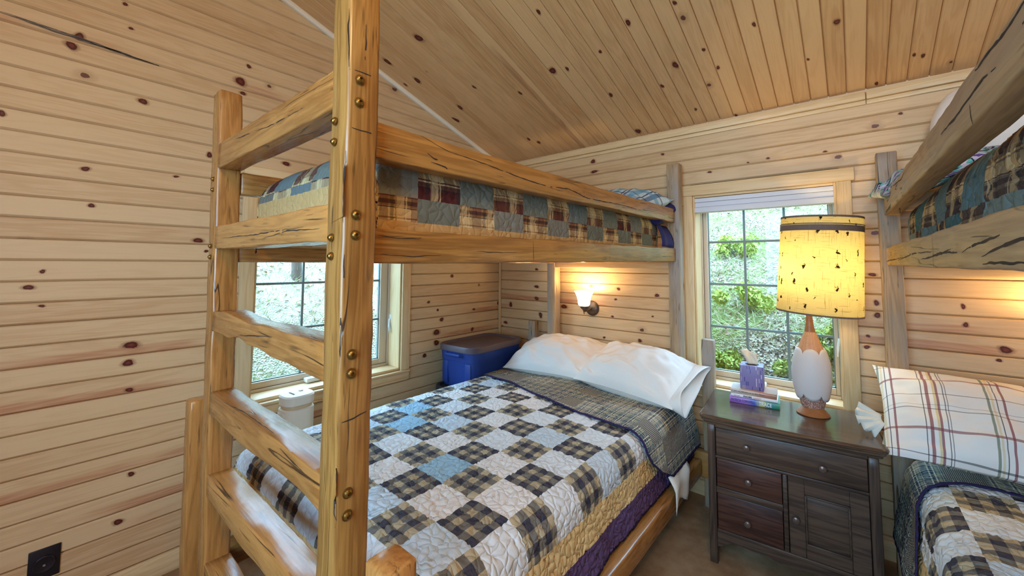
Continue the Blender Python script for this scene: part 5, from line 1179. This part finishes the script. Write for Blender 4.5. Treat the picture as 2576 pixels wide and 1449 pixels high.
_l = eg.ramp(eg.xyz(_v.outputs['Color'])[0], [(0, srgb(120, 104, 86)), (0.3, srgb(176, 156, 132)), (0.6, srgb(206, 190, 166)), (0.85, srgb(96, 84, 70))], 'CONSTANT')
_m = eg.sm(eg.noise(_p, 2.2, 5, 0.65), 0.42, 0.60)
_gc = eg.mix(eg.noise(_p, 30, 3), srgb(104, 116, 56), srgb(172, 178, 108))
_glare = eg.sm(eg.xyz(_p)[0], -0.7, -1.1)  # whitens the side-window bank: overexposed daylight painted into its colour
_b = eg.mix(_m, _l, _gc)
_b = eg.mix(eg.ma('MULTIPLY', _glare, 0.6), _b, srgb(232, 226, 212))
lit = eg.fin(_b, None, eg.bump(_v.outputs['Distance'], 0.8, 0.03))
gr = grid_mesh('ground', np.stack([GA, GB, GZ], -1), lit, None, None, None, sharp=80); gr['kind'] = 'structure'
def leafmat(name, c1, c2):
    g = G(name, 0.8, 0.2); return g.fin(g.mix(g.noise(g.obj(), 9, 2), c1, c2))
moss = leafmat('yellow_green_foliage', srgb(118, 132, 52), srgb(186, 190, 96)); straw = leafmat('dry_grass', srgb(196, 184, 150), srgb(150, 150, 104)); leafm = leafmat('fallen_leaf', srgb(196, 172, 142), srgb(132, 108, 84)); bark = leafmat('grey_bark', srgb(120, 108, 96), srgb(70, 60, 52)); green = leafmat('green_grass', srgb(104, 128, 66), srgb(160, 176, 110))
def quads(name, C, Lv, Wv, mat):
    """n flat leaves: centres, half length and half width vectors"""
    V = np.stack([C - Lv, C + Wv, C + Lv, C - Wv], 1).reshape(-1, 3); n = len(C)
    me = bpy.data.meshes.new(name); me.vertices.add(len(V)); me.vertices.foreach_set('co', V.astype(np.float32).ravel())
    me.loops.add(4 * n); me.polygons.add(n); me.polygons.foreach_set('loop_start', np.arange(0, 4 * n, 4)); me.loops.foreach_set('vertex_index', np.arange(4 * n, dtype=np.int32)); me.update(calc_edges=True)
    me.materials.append(mat); return me
def rv(n): a = rng.normal(size=(n, 3)); return a / np.linalg.norm(a, axis=1, keepdims=True)
def scatter(n, back):
    if back: x = rng.uniform(0.0, 4.2, n); y = 0.62 + rng.random(n) ** 1.4 * 3.2
    else: x = -1.0 - rng.random(n) ** 1.4 * 3.5; y = rng.uniform(-3.2, 3.5, n)
    return x, y
for nm_, n, mat, ln, wd_, upk, lbl in (('fallen_leaves', 9000, leafm, 0.022, 0.013, 0.25, 'tan fallen leaves littering the bank outside the windows'), ('dry_grass', 20000, straw, 0.10, 0.0022, 0.55, 'long pale dry grass stalks lying on the bank outside the windows'), ('green_grass', 14000, green, 0.05, 0.003, 0.9, 'short green grass growing on the bank outside the windows')):
    xa, ya = scatter(n // 2, True); xb, yb_ = scatter(n - n // 2, False); x, y = np.concatenate([xa, xb]), np.concatenate([ya, yb_])
    d = rv(n); d[:, 2] = np.abs(d[:, 2]) * upk + (0.1 if upk < 0.5 else 0.2); d /= np.linalg.norm(d, axis=1, keepdims=True)
    L = ln * rng.uniform(0.5, 1.4, n)[:, None]; w = np.cross(d, rv(n)); w /= np.linalg.norm(w, axis=1, keepdims=True)
    C = np.stack([x, y, hill(x, y) + ln * 0.5 * upk + 0.015], 1)
    o = link(nm_, quads(nm_, C, d * L, w * wd_, mat)); tagset(o, lbl, 'ground cover', None, 'stuff')
def shrub(x, y, r, label, n=1600, mat=moss):
    t = thing('shrub', (x, y, float(hill(np.array(x), np.array(y))) - 0.02), label=label, cat='shrub')
    k = 9; cen = np.stack([rng.normal(0, r * 0.45, k), rng.normal(0, r * 0.35, k), np.abs(rng.normal(r * 0.35, r * 0.25, k))], 1)
    C = cen[rng.integers(0, k, n)] + rv(n) * (r * 0.34 * rng.random(n)[:, None] ** 0.4); C[:, 2] = np.abs(C[:, 2])
    d = rv(n); d[:, 2] += 0.4; d /= np.linalg.norm(d, axis=1, keepdims=True); w = np.cross(d, rv(n)); w /= np.linalg.norm(w, axis=1, keepdims=True)
    f = link('foliage', quads('foliage', C, d * 0.024, w * 0.009, mat), t); f['kind'] = 'stuff'
    for i in range(3):
        a = rng.uniform(0, 2 * pi); tube('stem', [(0, 0, 0), (cos(a) * r * 0.3, sin(a) * r * 0.3, r * 0.35), (cos(a) * r * 0.6, sin(a) * r * 0.5, r * 0.6)], [0.006, 0.004, 0.002], bark, t, 6)
shrub(1.68, 0.72, 0.16, 'round yellow-green shrub outside, low by the window edge behind the bed post')
shrub(2.12, 0.74, 0.17, 'yellow-green shrub outside the window, behind the tissue box')
shrub(2.38, 0.80, 0.16, 'yellow-green shrub outside, low behind the lamp body')
shrub(1.75, 1.15, 0.20, 'mossy shrub halfway up the bank outside the window behind the lamp', 1300)
shrub(2.35, 1.45, 0.22, 'mossy shrub higher up the bank, hidden partly by the lamp shade', 1300)
shrub(1.55, 1.9, 0.24, 'mossy clump far up the bank outside the lamp window', 1200)
def tree(x, y, h, r, label, nb=7):
    z0 = float(hill(np.array(x), np.array(y))); t = thing('tree', (x, y, z0 - 0.05), label=label, cat='tree')
    lx, ly = rng.uniform(-0.25, 0.25), rng.uniform(-0.3, 0.3)
    tube('trunk', [(0, 0, 0), (lx * 0.3, ly * 0.3, h * 0.35), (lx * 0.7, ly * 0.8, h * 0.7), (lx, ly, h)], [r, r * 0.8, r * 0.55, r * 0.25], bark, t, 9)
    for i in range(nb):
        f = rng.uniform(0.2, 0.85); a = rng.uniform(0, 2 * pi); l = rng.uniform(0.4, 0.9); b0 = Vector((lx * f, ly * f, h * f))
        p1 = b0 + Vector((cos(a) * l * 0.5, sin(a) * l * 0.5, l * 0.35)); p2 = b0 + Vector((cos(a) * l, sin(a) * l, l * 0.9))
        tube('branch', [b0, p1, p2], [r * 0.28, r * 0.18, r * 0.06], bark, t, 6)
tree(-1.75, -1.05, 2.6, 0.050, 'thin bare tree nearest the side window')
tree(-2.6, -0.35, 3.0, 0.075, 'bare grey tree up the bank outside the side window')
tree(-3.4, 0.75, 3.2, 0.085, 'bare grey tree farther up the bank outside the side window')
tree(-2.3, 0.65, 2.6, 0.045, 'slim bare sapling on the bank outside the side window', 10)

# groups of look-alikes
for o in bpy.data.objects:
    c = o.get('category')
    if c in ('book', 'shrub', 'tree', 'pillow', 'quilt', 'wall lamp', 'storage box', 'mattress') and not o.get('group'):
        o['group'] = {'book': 'books stacked on the nightstand', 'shrub': 'shrubs on the bank outside', 'tree': 'bare trees on the bank outside', 'pillow': 'pillows on the bunks', 'quilt': 'patchwork quilts on the bunks',
                      'wall lamp': 'wall sconces over the low beds', 'storage box': 'stacked storage totes', 'mattress': 'mattresses under the quilts'}[c]
